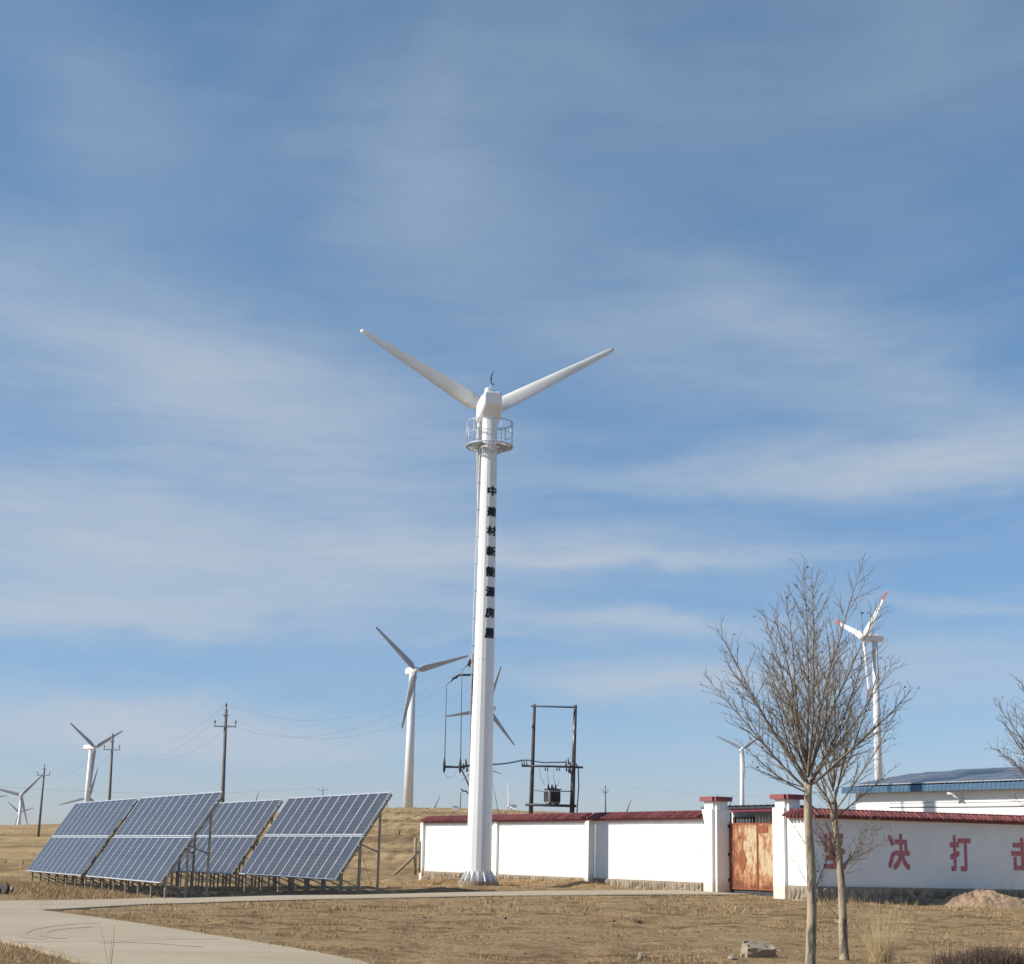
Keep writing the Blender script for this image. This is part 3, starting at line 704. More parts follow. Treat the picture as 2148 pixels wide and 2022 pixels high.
# ------------------------------------------------------------------ long building behind
EA, EB = on_z(1765, 1651, 5.0), on_z(2148, 1638.5, 5.0)
bu = (EB-EA); bu.z = 0; bu.normalize(); bu2 = bu.xy; EB2 = EB + bu*12
bn = Vector((bu2.y, -bu2.x));  bn = bn if bn.y < 0 else -bn
bd = empty('long_white_building', (EA.x, EA.y, .2), 0, 'long white building with blue roof edge and rooftop solar modules behind the lettered wall', 'building')
e1, e2 = EA.xy, EB2.xy
MB().wallbox(e1+bu2*.35, e2-bu2*.3, bn, .3, 0, 4.74, off=-.55).build('wall', M['plaster'], bd)
gp0 = e1+bu2*.35-bn*.85
gv = [(*(gp0), 0), (*(gp0-bn*9.6), 0), (*(gp0-bn*9.6), 4.7), (*(gp0-bn*4.7), 5.85), (*(gp0), 4.72)]
gw = [(a_+bu2.x*.25, b_+bu2.y*.25, c_) for a_, b_, c_ in gv]
MB().add(gv+gw, [(4, 3, 2, 1, 0), (5, 6, 7, 8, 9)]+[(i, (i+1) % 5, (i+1) % 5+5, i+5) for i in range(5)]).build('gable_wall', M['plaster'], bd)
gsh = (e2-e1-bu2*.9); gv = [(a_+gsh.x, b_+gsh.y, c_) for a_, b_, c_ in gv]; gw = [(a_+bu2.x*.25, b_+bu2.y*.25, c_) for a_, b_, c_ in gv]
MB().add(gv+gw, [(4, 3, 2, 1, 0), (5, 6, 7, 8, 9)]+[(i, (i+1) % 5, (i+1) % 5+5, i+5) for i in range(5)]).build('gable_wall', M['plaster'], bd)
MB().wallbox(e1+bu2*.6, e2-bu2*.3, bn, .3, 0, 4.7, off=-10.2).build('wall', M['plaster'], bd)
rise, run_ = .98, 5.6
sl = MB(); 
def slab(e1, e2, n_, r0, z0, r1, z1, th):
    q = [(e1, r0, z0), (e2, r0, z0), (e2, r1, z1), (e1, r1, z1)]
    top = [(p.x-n_.x*r, p.y-n_.y*r, z) for p, r, z in q]; bot = [(a_, b_, c_-th) for a_, b_, c_ in top]
    return bot+top, [(0, 3, 2, 1), (4, 5, 6, 7), (0, 1, 5, 4), (1, 2, 6, 5), (2, 3, 7, 6), (3, 0, 4, 7)]
sl.add(*slab(e1, e2, bn, .03, 4.98, run_, 4.98+rise, .06)); sl.add(*slab(e1, e2, bn, run_, 4.98+rise, 2*run_, 4.98, .06))
roof = sl.build('roof', M['blue'], bd)
MB().wallbox(e1, e2, bn, .03, 4.72, 5.0).build('fascia', M['blue'], bd)
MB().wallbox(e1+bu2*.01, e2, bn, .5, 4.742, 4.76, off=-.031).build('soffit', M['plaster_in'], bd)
gt = MB(); lenb = (e2-e1).length
for i in range(int(lenb/.25)):
    p = e1+bu2*(i*.25+.1); gt.wallbox(p, p+bu2*.09, bn, .03, 4.74, 5.02, off=.012)
gt.build('fascia_rib', M['blue'], bd)['kind'] = 'stuff'
sm_ = MB(); sm_.box((0, 0, 0), (1.96, .98, .04), mi=0); sm_.add([(-.94, -.46, .022), (.94, -.46, .022), (.94, .46, .022), (-.94, .46, .022)], [(0, 1, 2, 3)], 1)
RMOD = sm_.mesh('roof_module', [M['alu'], M['solar_roof']])
th = math.atan2(rise, run_)
rot3 = Matrix((( bu2.x, -bn.x*math.cos(th), -(-bn.x)*math.sin(th)), (bu2.y, -bn.y*math.cos(th), bn.y*math.sin(th)), (0, math.sin(th), math.cos(th))))
zx = Vector((bu2.x, bu2.y, 0)); zy = Vector((-bn.x*math.cos(th), -bn.y*math.cos(th), math.sin(th))); zn = zx.cross(zy)
if zn.z < 0: zx = -zx; zn = -zn
rot3 = Matrix((zx, zy, zn)).transposed()
s0 = .5
for r_ in range(5):
    for k in range(int((lenb-s0)/2.0)):
        p = e1+bu2*(s0+1+k*2.0); up = .55+r_*1.0
        if k == 0 and r_ > 3: continue
        q = Vector((p.x-bn.x*up*math.cos(th), p.y-bn.y*up*math.cos(th), 4.98+up*math.sin(th)+.10))
        inst('roof_module', RMOD, q-WO[bd.name], rot3.to_euler(), bd)
for zc, nm in ((1, 'a'), (2, 'b')):
    y0_ = 1685 if zc == 1 else 1679
    p = e1+bu2*2.5-bn*(-.0); q = e2
    zz_ = 4.08 if zc == 1 else 4.28
    MB().tube(sag((p.x-bn.x*.52, p.y-bn.y*.52, zz_), (q.x-bn.x*.52, q.y-bn.y*.52, zz_), .05), .016 if zc == 1 else .008, 5).build('wall_cable', M['cable'] if zc == 1 else M['wire'], bd)
# security camera
d = ray(2020, 1676); P = e1-bn*.55 if False else None
k = Vector((d.x, d.y)); A_ = e1+bn*(-.55); det = bu2.x*(-k.y)+k.x*bu2.y; tt = (-A_.x*(-k.y)+k.x*(-A_.y))/det; cp = A_+bu2*tt; cz = at(2020, 1677, cp.y).z
sc_ = empty('security_camera', (cp.x, cp.y, cz), 0, 'small white surveillance camera on the upper wall of the long building', 'camera')
c3 = Vector((cp.x, cp.y, cz)); n3 = Vector((bn.x, bn.y, 0))
MB().box(c3+n3*.03, (.12, .06, .2), X=bu).build('mount_plate', M['cam'], sc_)
MB().tube([c3+n3*.05, c3+n3*.3+Vector((0, 0, .05)), c3+n3*.38-bu*.2+Vector((0, 0, .18))], .03, 6).build('bracket', M['cam'], sc_)
MB().tube([c3+n3*.3-bu*.1+Vector((0, 0, .22)), c3+n3*.5-bu*.42+Vector((0, 0, .26))], .06, 10).build('camera_body', M['cam'], sc_)

# ------------------------------------------------------------------ main turbine
TY = 69.3; tb = at(1003.5, 1849.5, TY); tz = tb.z
TX = tb.x
mt = empty('small_wind_turbine', (TX, TY, tz), 0, 'tall white turbine with black lettering down its faceted tower and a round railed platform', 'wind turbine')
zt_ = at(1018, 866, TY).z                  # tower top
H_ = zt_-tz; r0_, r1_ = .54, .335
def tr(z): return r0_+(r1_-r0_)*(z-tz)/H_
PH = math.pi/16
MB().lathe((TX, TY, 0), [(r0_, tz+.03), (tr(tz+H_*.36), tz+H_*.36), (tr(tz+H_*.36)-.004, tz+H_*.36+.001), (r1_, tz+H_)], 16, ph=PH).build('tower', M['tower'], mt)
zj = at(1010, 1383, TY).z
MB().lathe((TX, TY, 0), [(tr(zj)+.006, zj), (tr(zj)+.006, zj+.05)], 16, ph=PH).build('joint_ring', M['tower'], mt)
MB().lathe((TX, TY, tz), [(.82, -.3), (.86, -.02), (.86, .03), (.855, .035)], 40).build('base_plate', M['rock'], mt)
for k in range(16):
    a = 2*math.pi*(k+.5)/16+PH; c, s_ = math.cos(a), math.sin(a); tx, ty = -s_*.012, c*.012
    q = [(r0_-.02, .036), (.80, .036), (.80, .07), (r0_-.03, .52)]
    vs = [(TX+r*c+sg*tx, TY+r*s_+sg*ty, tz+z) for sg in (-1, 1) for r, z in q]
    MB().add(vs, [(3, 2, 1, 0), (4, 5, 6, 7)]+[(i, (i+1) % 4, (i+1) % 4+4, i+4) for i in range(4)]).build('gusset', M['tower'], mt)
for k in range(16):
    a = 2*math.pi*k/16+PH; MB().lathe((TX+.74*math.cos(a), TY+.74*math.sin(a), tz+.034), [(.03, 0), (.03, .10)], 6).build('anchor_bolt', M['galv'], mt)
# ladder cable down the left side
zpf = at(1020, 936, TY).z
cz0 = at(1000, 1375, TY).z
MB().tube([(TX-tr(z)-.07, TY-.12, z) for z in (cz0-2.5, cz0+2, zpf-1, zpf)], .022, 6).build('conduit', M['tower'], mt)
for i in range(9):
    z = cz0-2+i*(zpf-cz0+1.5)/9; MB().box((TX-tr(z)-.03, TY-.12, z), (.12, .03, .03)).build('conduit_clip', M['galv'], mt)
# lettering wrapped round the faces
names = '中建材新能源房屋'
ycs = [1030, 1073, 1113, 1156, 1199, 1241, 1285, 1328]
for ch, yc in zip(names, ycs):
    zc = at(1026, yc, TY-.3).z; rr = tr(zc); hh = .44; m, ext = text_mesh(ch, .042)
    sx_ = .50/max(ext[0], .6); sy_ = hh/max(ext[1], .6)
    bm = bmesh.new(); bm.from_mesh(m)
    for v in bm.verts: v.co = (v.co.x*sx_, v.co.y*sy_, v.co.z)
    bmesh.ops.triangulate(bm, faces=bm.faces[:])
    for i in range(-9, 10): bmesh.ops.bisect_plane(bm, geom=bm.verts[:]+bm.edges[:]+bm.faces[:], plane_co=(i*.03, 0, 0), plane_no=(1, 0, 0))
    a0 = R(-90+33)
    for v in bm.verts:
        a = a0 + v.co.x/rr; z = v.co.y; q_ = tr(zc+z)+.004+v.co.z
        v.co = (q_*math.cos(a), q_*math.sin(a), zc+z-tz)
    bm.to_mesh(m); bm.free(); m.materials.append(M['ink']); o = bpy.data.objects.new('character', m); link(o, mt)
# platform
rp = 1.02; pf = MB(); nseg = 40
plat = MB(); ri = tr(zpf)+.10
for k in range(72):
    a = 2*math.pi*(k+.5)/72; c, s_ = math.cos(a), math.sin(a)
    if abs(math.atan2(s_, c)+math.pi/2) < .32: continue
    plat.box((TX+c*(ri+rp)/2, TY+s_*(ri+rp)/2, zpf-.01), (rp-ri, .035, .03), X=(c, s_, 0))
plat.build('grating', M['rail'], mt)
for a in [2*math.pi*(k+.5)/8 for k in range(8)]:
    c, s_ = math.cos(a), math.sin(a)
    MB().tube([(TX+(r1_+.02)*c, TY+(r1_+.02)*s_, zpf-.35), (TX+rp*.8*c, TY+rp*.8*s_, zpf-.06)], .02, 5).build('support_arm', M['rail'], mt)
def ring(z, r_, rad, name):
    pts = [(TX+r_*math.cos(2*math.pi*k/nseg), TY+r_*math.sin(2*math.pi*k/nseg), z) for k in range(nseg+1)]
    MB().tube(pts, rad, 6, cap=False).build(name, M['rail'], mt)
ring(zpf+1.05, rp, .026, 'handrail'); ring(zpf+.52, rp, .014, 'mid_rail'); ring(zpf-.02, rp+.01, .035, 'edge_rail'); ring(zpf-.03, ri, .03, 'inner_ring'); ring(zpf-.035, (ri+rp)/2, .025, 'middle_ring')
for k in range(10):
    a = 2*math.pi*(k+.35)/10; MB().tube([(TX+rp*math.cos(a), TY+rp*math.sin(a), zpf-.02), (TX+rp*math.cos(a), TY+rp*math.sin(a), zpf+1.05)], .02, 6).build('baluster', M['rail'], mt)
# nacelle
na = R(8); NF = Vector((-math.sin(na), math.cos(na), 0)); NXv = Vector((math.cos(na), math.sin(na), 0))
hubz = at(1020, 843, TY).z
def sect(y, hw, zt2, zb2, ch_):
    c0 = Vector((TX, TY, 0)) + NF*y
    p = [(-hw+ch_, zt2), (hw-ch_, zt2), (hw, zt2-ch_), (hw, zb2+ch_), (hw-ch_, zb2), (-hw+ch_, zb2), (-hw, zb2+ch_), (-hw, zt2-ch_)]
    return [c0+NXv*x+Vector((0, 0, z)) for x, z in p]
ztp = at(1020, 826, TY-.5).z; zbt = at(1020, 872, TY-.5).z
secs = [(-.96, .36, ztp-.03, ztp-.60, .07), (-.90, .39, ztp-.0, ztp-.68, .08), (-.46, .43, ztp+.02, zbt+.20, .10), (-.30, .47, ztp+.03, zbt+.03, .12), (.3, .51, ztp+.03, zbt-.02, .15), (1.0, .51, ztp, zbt-.02, .16), (1.25, .42, ztp-.12, zbt+.2, .16)]
vs = [];
for sc2 in secs: vs += sect(*sc2)
fs = [tuple(range(7, -1, -1)), tuple((len(secs)-1)*8+k for k in range(8))]
for i in range(len(secs)-1):
    for k in range(8): fs.append((i*8+k, i*8+(k+1) % 8, (i+1)*8+(k+1) % 8, (i+1)*8+k))
fs = [tuple(reversed(f)) if False else f for f in fs]
nac = MB().add(vs, fs).build('nacelle', M['tower'], mt, bevel=.035)
c0 = Vector((TX, TY, 0))-NF*.90
for zl in (.24, .60): MB().box(c0+Vector((0, 0, ztp-zl)), (.48, .03, .03), X=NXv).build('panel_lip', M['tower'], nac)
MB().lathe((TX, TY, 0), [(r1_+.03, zt_-.02), (r1_+.03, zt_+.12), (r1_-.03, zt_+.30)], 16).build('yaw_collar', M['tower'], mt)
MB().box((TX+.07, TY-r1_-.05, zt_-.12), (.06, .04, .3)).build('cleat', M['tower'], mt)
tc_ = Vector((TX, TY, 0))+NF*.1
MB().lathe((tc_.x-.02, tc_.y, ztp), [(.33, 0), (.31, .12), (.30, .13), (.16, .14)], 16).build('turret_base', M['tower'], nac)
MB().lathe((tc_.x-.10, tc_.y, ztp), [(.17, .12), (.16, .40), (.06, .46)], 14, smooth=False).build('turret', M['tower'], nac)
MB().lathe((tc_.x+.18, tc_.y, ztp), [(.09, .12), (.09, .30)], 10).build('sensor_pot', M['galv'], nac)
mx, my = tc_.x+.02, tc_.y
vz = ztp
MB().tube([(mx, my, vz+.1), (mx, my, vz+.8)], .018, 6).build('mast', M['rail'], nac)
vane = MB(); vane.tube([(mx, my, vz+.62), (mx, my, vz+1.05)], .022, 6).tube([(mx-.04, my-.02, vz+.82), (mx+.08, my+.04, vz+1.22)], [.03, .015], 5).tube([(mx-.02, my, vz+.66), (mx+.12, my, vz+.58)], .03, 5)
vane.build('wind_vane', M['dark'], nac)
# rotor
hub_c = Vector((TX-.02, TY, hubz)) + NF*1.5
MB().tube([Vector((TX, TY, hubz))+NF*1.35, hub_c+NF*.25, hub_c+NF*.5], [.34, .34, .08], 16).build('hub', M['tower'], mt)
def Lb_big(L_): return L_ < 8
def blade(mb, hub, e1, e2, nrm, L_, ch, root, twist=14, mi=0, tipmi=None):
    """e1 = along blade, e2 = in the rotor plane across, nrm = rotor axis"""
    st = [(0, root*.5, 1.0), (.03, root*.5, 1.0), (.075, ch*.46, .45), (.13, ch*.5, .30), (.22, ch*.47, .24), (.4, ch*.39, .2), (.6, ch*.305, .18), (.8, ch*.22, .16), (.93, ch*.17, .15), (.98, ch*.14, .14), (1.0, ch*.07, .13)]
    full = []
    for (a0_, b0_, c0_), (a1_, b1_, c1_) in zip(st[:-1], st[1:]):
        m_ = max(1, int((a1_-a0_)/.03)); full += [(a0_+(a1_-a0_)*q/m_, b0_+(b1_-b0_)*q/m_, c0_+(c1_-c0_)*q/m_) for q in range(m_)]
    st = full+[st[-1]]
    n = 20 if Lb_big(L_) else 10; vs = []; fs = []; ms = []
    for i, (s_, hc, tk) in enumerate(st):
        tw = R(twist*(1-s_)**1.5+3); ax = e2*math.cos(tw)+nrm*math.sin(tw); ay = nrm*math.cos(tw)-e2*math.sin(tw)
        c = hub + e1*(s_*L_) + e2*(-.15*hc if s_ > .05 else 0)
        for k in range(n):
            a = 2*math.pi*k/n; x = math.cos(a)*hc; y = math.sin(a)*hc*tk*(1.0 if tk > .9 else (1.15+.55*math.cos(a)))
            vs.append(c+ax*x+ay*y)
    o = len(mb.v)
    for i in range(len(st)-1):
        fs = [(i*n+k, i*n+(k+1) % n, (i+1)*n+(k+1) % n, (i+1)*n+k) for k in range(n)]
        m_ = tipmi if (tipmi is not None and st[i][0] >= .79) else mi
        for f in fs: mb.f.append(tuple(j+o for j in f)); mb.m.append(m_); mb.sm.append(True)
    mb.v += [tuple(v) for v in vs]
    for ff in (tuple(range(n)), tuple((len(st)-1)*n+k for k in range(n))): mb.f.append(tuple(j+o for j in ff)); mb.m.append(mi if ff[0] == 0 else (tipmi if tipmi is not None else mi)); mb.sm.append(False)
    return mb
def rotor(parent, hub, axis_, Lb, ch, root, th0, mats, tip=False, twist=14, flip=1):
    right = Vector((axis_.y, -axis_.x, 0)).normalized(); up = Vector((0, 0, 1))
    if right.x < 0: right = -right
    for k in range(3):
        a = R(th0+120*k); e1_ = right*math.sin(a)+up*math.cos(a); e2_ = axis_.cross(e1_).normalized()*flip
        mb = blade(MB(), hub+e1_*root*.5, e1_, e2_, axis_, Lb, ch, root, twist, 0, 1 if tip else None)
        mb.build('blade', mats, parent)
rotor(mt, hub_c, NF, 6.62, .74, .24, 60.6, [M['blade']], twist=24, flip=-1)

# ------------------------------------------------------------------ far turbines
def far_turbine(px, py, Y, Lpx, yaw, th0, label, tower_px=12, nl=.42, tail=.72, red=False, base_z=None, blade_m='farshaded', group='wind turbines out on the steppe'):
    hub = at(px, py, Y); s_ = hub.length/F if False else (at(px+1, py, Y)-hub).length     # metres per pixel there
    ax = Vector((math.sin(R(yaw)), math.cos(R(yaw)), 0))     # direction the rotor faces (away from the tower)
    Lb = Lpx*s_; nlen = Lb*.33
    tw = hub - ax*nlen*nl
    zg = gz(tw.x, tw.y)-.3 if base_z is None else base_z
    rt = empty('wind_turbine', (tw.x, tw.y, zg), 0, label, 'wind turbine', group)
    rw_ = tower_px*s_/2
    MB().lathe((tw.x, tw.y, 0), [(rw_*1.25, zg), (rw_*.8, hub.z-Lb*.045)], 20, smooth=True).build('tower', M['farwhite'], rt)
    X_ = Vector((ax.y, -ax.x, 0)); h = Lb*.062; wd = Lb*.055
    vs = []
    for y, k in ((-nlen*tail, .7), (-nlen*(tail-.06), 1.0), (-nlen*.1, 1.1), (nlen*(nl-.12), .8), (nlen*(nl-.06), .6)):
        for a_, b_ in ((-1, .55), (-.6, 1), (.6, 1), (1, .55), (1, -.6), (.7, -.85), (-.7, -.85), (-1, -.6)):
            vs.append(tw+ax*y+X_*(a_*wd*k)+Vector((0, 0, hub.z+b_*h*k-tw.z)))
    fs = [tuple(range(8)), tuple(32+k for k in range(7, -1, -1))]
    for i in range(4):
        for k in range(8): fs.append((i*8+k, (i+1)*8+k, (i+1)*8+(k+1) % 8, i*8+(k+1) % 8))
    MB().add(vs, fs).build('nacelle', M['farwhite'], rt)
    MB().tube([hub-ax*Lb*.06, hub-ax*Lb*.04, hub+ax*Lb*.02, hub+ax*Lb*.06, hub+ax*Lb*.085], [Lb*.04, Lb*.055, Lb*.055, Lb*.04, Lb*.008], 12).build('hub', M['farwhite'], rt)
    mats = [M[blade_m]]+([M['redtip']] if red else [])
    rotor(rt, hub, ax, Lb, Lb*.115, Lb*.055, th0, mats, tip=red, twist=12)
    return rt
G1 = 'wind turbines out on the steppe'
far_turbine(872, 1405, 560, 122, 155, 72, 'large pale turbine standing on the hill crest left of the lettered tower', 17)
far_turbine(198.6, 1567, 760, 83, 123, 62, 'turbine with sideways head rising behind the leftmost solar array', 9)
far_turbine(44, 1667, 900, 61, 170, 43, 'turbine at the far left beside the leftmost utility pole', 6.5)
far_turbine(39.5, 1703, 1500, 31, 165, 71, 'tiny turbine half hidden directly behind the far left turbine tower', 4)
far_turbine(-31, 1674, 1200, 44, 175, 81, 'turbine off the left edge of the photo with one blade tip showing', 5)
far_turbine(186, 1671, 1100, 60, 170, 253, 'turbine low behind the leftmost solar array with one blade pointing left', 5)
far_turbine(1022, 1487, 700, 94, -25, 18, 'turbine hidden behind the lettered tower with dark blades showing on both sides', 11)
far_turbine(1067.6, 1690, 1500, 50, 235, 110, 'small distant turbine low over the wall just right of the lettered tower', 4.5)
far_turbine(1004, 1604, 1000, 52, 160, 108, 'pale white bladed turbine almost covered by the lettered tower base', 6, blade_m='farwhite')
far_turbine(1557, 1570, 700, 60, 180, 55, 'turbine rising straight above the rusty gate between the two pillars', 9)
far_turbine(1811, 1337, 480, 133, 254, 52, 'big white turbine with red blade tips behind the bare trees', 15, nl=.60, tail=.42, red=True, blade_m='farwhite')
sticks = [(529, 1704, 14, 'blade tip leaning right above the array gap beside the tall utility pole', 42), (903, 1708, 26, 'blade showing above the crest right of the large pale turbine', 42), (1308, 1716, 22, 'blade showing over the wall between the transformer and the gate', 43),
          (1493, 1690, 24, 'short blade tip just left of the gate pillar cap', 26), (1521, 1712, 22, 'blade leaning over the gate canopy', 44)]
for px, py, th, lab, lp in sticks:
    far_turbine(px, py, 2100, lp, 175, th, 'very distant turbine, '+lab, 2.5)

# ------------------------------------------------------------------ utility poles and lines
def insul(mb, p, h=.28, r=.05):
    mb.tube([p, p+Vector((0, 0, h*.4)), p+Vector((0, 0, h*.45)), p+Vector((0, 0, h))], [r*.4, r*.4, r, r*.7], 8)
    return mb
def util_pole(top, bot_px, Y, arm_y, arm_w, label, rb=.16, rt_=.10):
    T = at(top[0], top[1], Y); B = at(bot_px[0], bot_px[1], Y); zg = gz(B.x, Y)
    k = (T.z-zg)/(T.z-B.z); B = T+(B-T)*k
    rt = empty('utility_pole', B, 0, label, 'utility pole', 'concrete power poles across the field')
    MB().tube([B-Vector((0, 0, .3)), T-Vector((0, 0, .35))], [rb, rt_], 12).build('pole', M['concpole'], rt)
    A_ = T+(B-T)*((arm_y-top[1])/(bot_px[1]-top[1]))
    c = MB().box(A_+Vector((0, -rt_-.03, 0)), (arm_w, .07, .08)).build('crossarm', M['galv'], rt)
    tips = []
    for s_ in (-1, 1):
        p = A_+Vector((s_*(arm_w/2-.05), -rt_-.03, .04)); insul(MB(), p, .38).build('insulator', M['porcelain'], rt); tips.append(p+Vector((0, 0, .38)))
    tp = T-Vector((0, 0, .4)); insul(MB(), tp, .45, .06).build('insulator', M['porcelain'], rt)
    MB().box(A_+Vector((0, -rt_-.01, .75)), (.42, .05, .07)).build('clamp', M['galv'], rt)
    return [tips[0], tp+Vector((0, 0, .45)), tips[1]]
p1 = util_pole((94, 1604), (80, 1757), 190, 1626, 1.5, 'leftmost utility pole standing on the yellow slope')
p2 = util_pole((237, 1538), (229, 1690), 150, 1561, 1.5, 'utility pole behind the leftmost solar array beside a turbine')
p3 = util_pole((475, 1476), (466.5, 1690), 110, 1508, 1.5, 'tallest utility pole rising behind the gap between the solar arrays')
p4 = util_pole((677.5, 1651), (677, 1700), 330, 1656, 2.0, 'tiny distant pole top above the rightmost solar array', .14, .09)
p5 = util_pole((1270, 1648), (1270, 1712), 230, 1659, .8, 'thin distant pole over the wall between the transformer and the gate', .13, .08)
MB().tube([at(812, 1704, 420), at(812, 1679, 420)], .1, 8).build('distant_post', M['concpole'], None, org=at(812, 1704, 420))
tag(bpy.data.objects['distant_post'], 'short bare post on the crest left of the large pale turbine', 'post')

# far pole behind the tower with arms to the left
PY = 100.0
top = at(995, 1372, PY); bot = at(986, 1760, PY); bot.z = gz(bot.x, PY)-.2
hp_ = empty('terminal_pole', (bot.x, PY, bot.z), 0, 'dark terminal pole with side arms and fuses mostly hidden behind the lettered tower', 'utility pole')
MB().tube([bot, top], [.17, .11], 12).build('pole', M['woodpole'], hp_)
u1 = MB(); a1, a2 = at(1000, 1415, PY-.2), at(963, 1415.5, PY-.2); u1.tube([a1, a2, at(957, 1420, PY-.2), at(950, 1423, PY-.3)], [.065, .065, .09, .06], 8); u1.build('side_arm', M['dark'], hp_)
MB().tube([at(952, 1421, PY-.3), at(946.5, 1428.5, PY-.3)], [.09, .03], 8).build('strain_insulator', M['porcelain'], hp_)
MB().tube([at(988, 1383, PY-.3), at(985, 1390, PY-.3), at(981, 1396, PY-.3)], [.11, .12, .05], 8).build('strain_insulator', M['porcelain'], hp_)
MB().tube([at(984, 1390, PY-.3), at(986, 1399, PY-.3)], .05, 6).build('strain_insulator', M['porcelain'], hp_)
MB().tube([at(931, 1607.5, PY-.2), at(966, 1608.5, PY-.2), at(1000, 1603, PY-.2)], .075, 6).build('crossarm', M['dark'], hp_)
for px, yt, yb in ((932, 1585, 1620), (965.5, 1587, 1621)):
    f_ = MB(); f_.tube([at(px+1, yt, PY-.3), at(px, 1600, PY-.3), at(px-.3, 1612, PY-.3), at(px-.7, yb, PY-.3)], [.02, .08, .09, .04], 8); f_.build('fuse', M['porcelain'], hp_)
for px, py in ((977, 1598), (979, 1612), (972, 1607)):
    MB().tube([at(px, py-6, PY-.3), at(px+1, py+6, PY-.3)], [.05, .07], 6).build('insulator', M['porcelain'], hp_)
MB().tube([at(968, 1613, PY-.3), at(985, 1650, PY-.2)], .05, 6).build('brace', M['concpole'], hp_)
MB().tube([at(967, 1653, PY-.3), at(970, 1658, PY-.3), at(978, 1659, PY-.3), at(982, 1664, PY-.3)], .05, 6).build('foot_bracket', M['dark'], hp_)
def wire(pts, r_, label, m='wire', name='wire', parent=None, cat='wire'):
    o = MB().tube(pts, r_, 5).build(name, M[m], parent, org=pts[0])
    if parent is None: tag(o, label, cat)
    return o
for px, yA, pts in ((1, 0, [(946.5, 1428.5), (940, 1432), (936.5, 1436), (935.5, 1480), (933, 1586)]), (2, 0, [(981, 1394), (974, 1400), (969, 1406), (968, 1450), (966.5, 1588)])):
    MB().tube([at(a, b, PY-.3) for a, b in pts], .030, 5).build('jumper_wire', M['wire'], hp_)
MB().tube([at(a, b, PY-.3) for a, b in [(932, 1620), (936, 1628), (945, 1631), (952, 1628), (957, 1618)]], .012, 5).build('jumper_wire', M['wire'], hp_)
for (q, tgt, lb) in ((p3[0], at(946, 1429, PY), 'lowest'), (p3[1], at(981, 1396, PY), 'topmost'), (p3[2], at(990, 1440, PY), 'middle')):
    wire(sag(q, tgt, 2.1, 28), .009, 'thin %s power line from the tallest utility pole up to the terminal pole' % lb, name='power_line')
for i, lb in enumerate(('left', 'top', 'right')):
    wire(sag(p2[i], p3[i], 1.9, 20), .008, 'thin %s power line between the second and the tallest utility pole' % lb, name='power_line')
    wire(sag(p1[i], p2[i], 1.6, 20), .008, 'thin %s power line between the leftmost and the second utility pole' % lb, name='power_line')
wire(sag(p4[0], p5[0], 1.0, 20), .010, 'faint distant power line running low above the crest behind the lettered tower', name='power_line')
wire(sag(at(-60, 1645, 260), p4[0], 1.2, 24), .011, 'faint distant power line crossing low over the left field', name='power_line')
wire(sag(p5[1], at(2250, 1672, 200), 1.0, 24), .010, 'faint distant power line running low to the right behind the gate', name='power_line')
wire([at(1032, 1632, 98), at(1046, 1708, 98)], .02, 'thin guy wire slanting down right of the lettered tower', name='guy_wire')

# transformer frame
QY = 110.0
def qp(a, b, dy=0): return at(a, b, QY+dy)
tl, tr_ = qp(1121.3, 1476.5), qp(1207, 1478.5); bl, br = qp(1113, 1715), qp(1199.5, 1715)
for t_, b_ in ((tl, bl), (tr_, br)):
    zg = gz(b_.x, QY)-.2; k = (t_.z-zg)/(t_.z-b_.z); b_ += (b_-t_)*(k-1)
tf = empty('transformer_stand', (bl.x, QY, gz(bl.x, QY)), 0, 'dark two pole frame with crossarms and platform rising behind the white wall', 'utility pole')
MB().tube([bl, tl], [.17, .10], 12).build('pole', M['woodpole'], tf)
MB().tube([br, tr_], [.19, .11], 12).build('pole', M['woodpole'], tf)
MB().tube([qp(1113, 1480.5, -.2), qp(1205, 1483, -.2)], .055, 6).build('top_bar', M['dark'], tf)
MB().tube([qp(1094, 1606, -.25), qp(1150, 1606.5, -.25), qp(1223, 1609, -.25)], .075, 6).build('crossarm', M['dark'], tf)
MB().tube([qp(1102, 1687, -.25), qp(1209, 1690, -.25)], .10, 6).build('platform_beam', M['dark'], tf)
MB().tube([qp(1102, 1687, .25), qp(1209, 1690, .25)], .10, 6).build('platform_beam', M['dark'], tf)
MB().tube([qp(1119, 1657, -.2), qp(1140, 1659, -.2)], .02, 5).build('tie_bar', M['dark'], tf)
MB().tube([qp(1176, 1659, -.2), qp(1199, 1659.5, -.2)], .035, 5).build('tie_bar', M['dark'], tf)
for x_ in (1095, 1099.5, 1105): MB().tube([qp(x_, 1606, -.3), qp(x_, 1594, -.3)], [.05, .03], 6).build('insulator', M['porcelain'], tf)
for x_ in (1144, 1149, 1168, 1173): MB().tube([qp(x_, 1607, -.3), qp(x_, 1616, -.3)], [.04, .05], 6).build('insulator', M['porcelain'], tf)
for x_, y_ in ((1187, 1600), (1192, 1597), (1196, 1603), (1193, 1614), (1188, 1611), (1204, 1604), (1196, 1616)): MB().tube([qp(x_, y_-6, -.35), qp(x_+.5, y_+6, -.35)], [.04, .07], 6).build('cutout_fuse', M['porcelain'], tf)
for x_, ya, yb in ((1116.5, 1519, 1526), (1205, 1518, 1545), (1204, 1535, 1580)): MB().tube([qp(x_, ya, -.15), qp(x_-.6, yb, -.15)], .075 if ya > 1525 or ya == 1518 else .06, 6).build('cable_guard', M['galv'], tf)
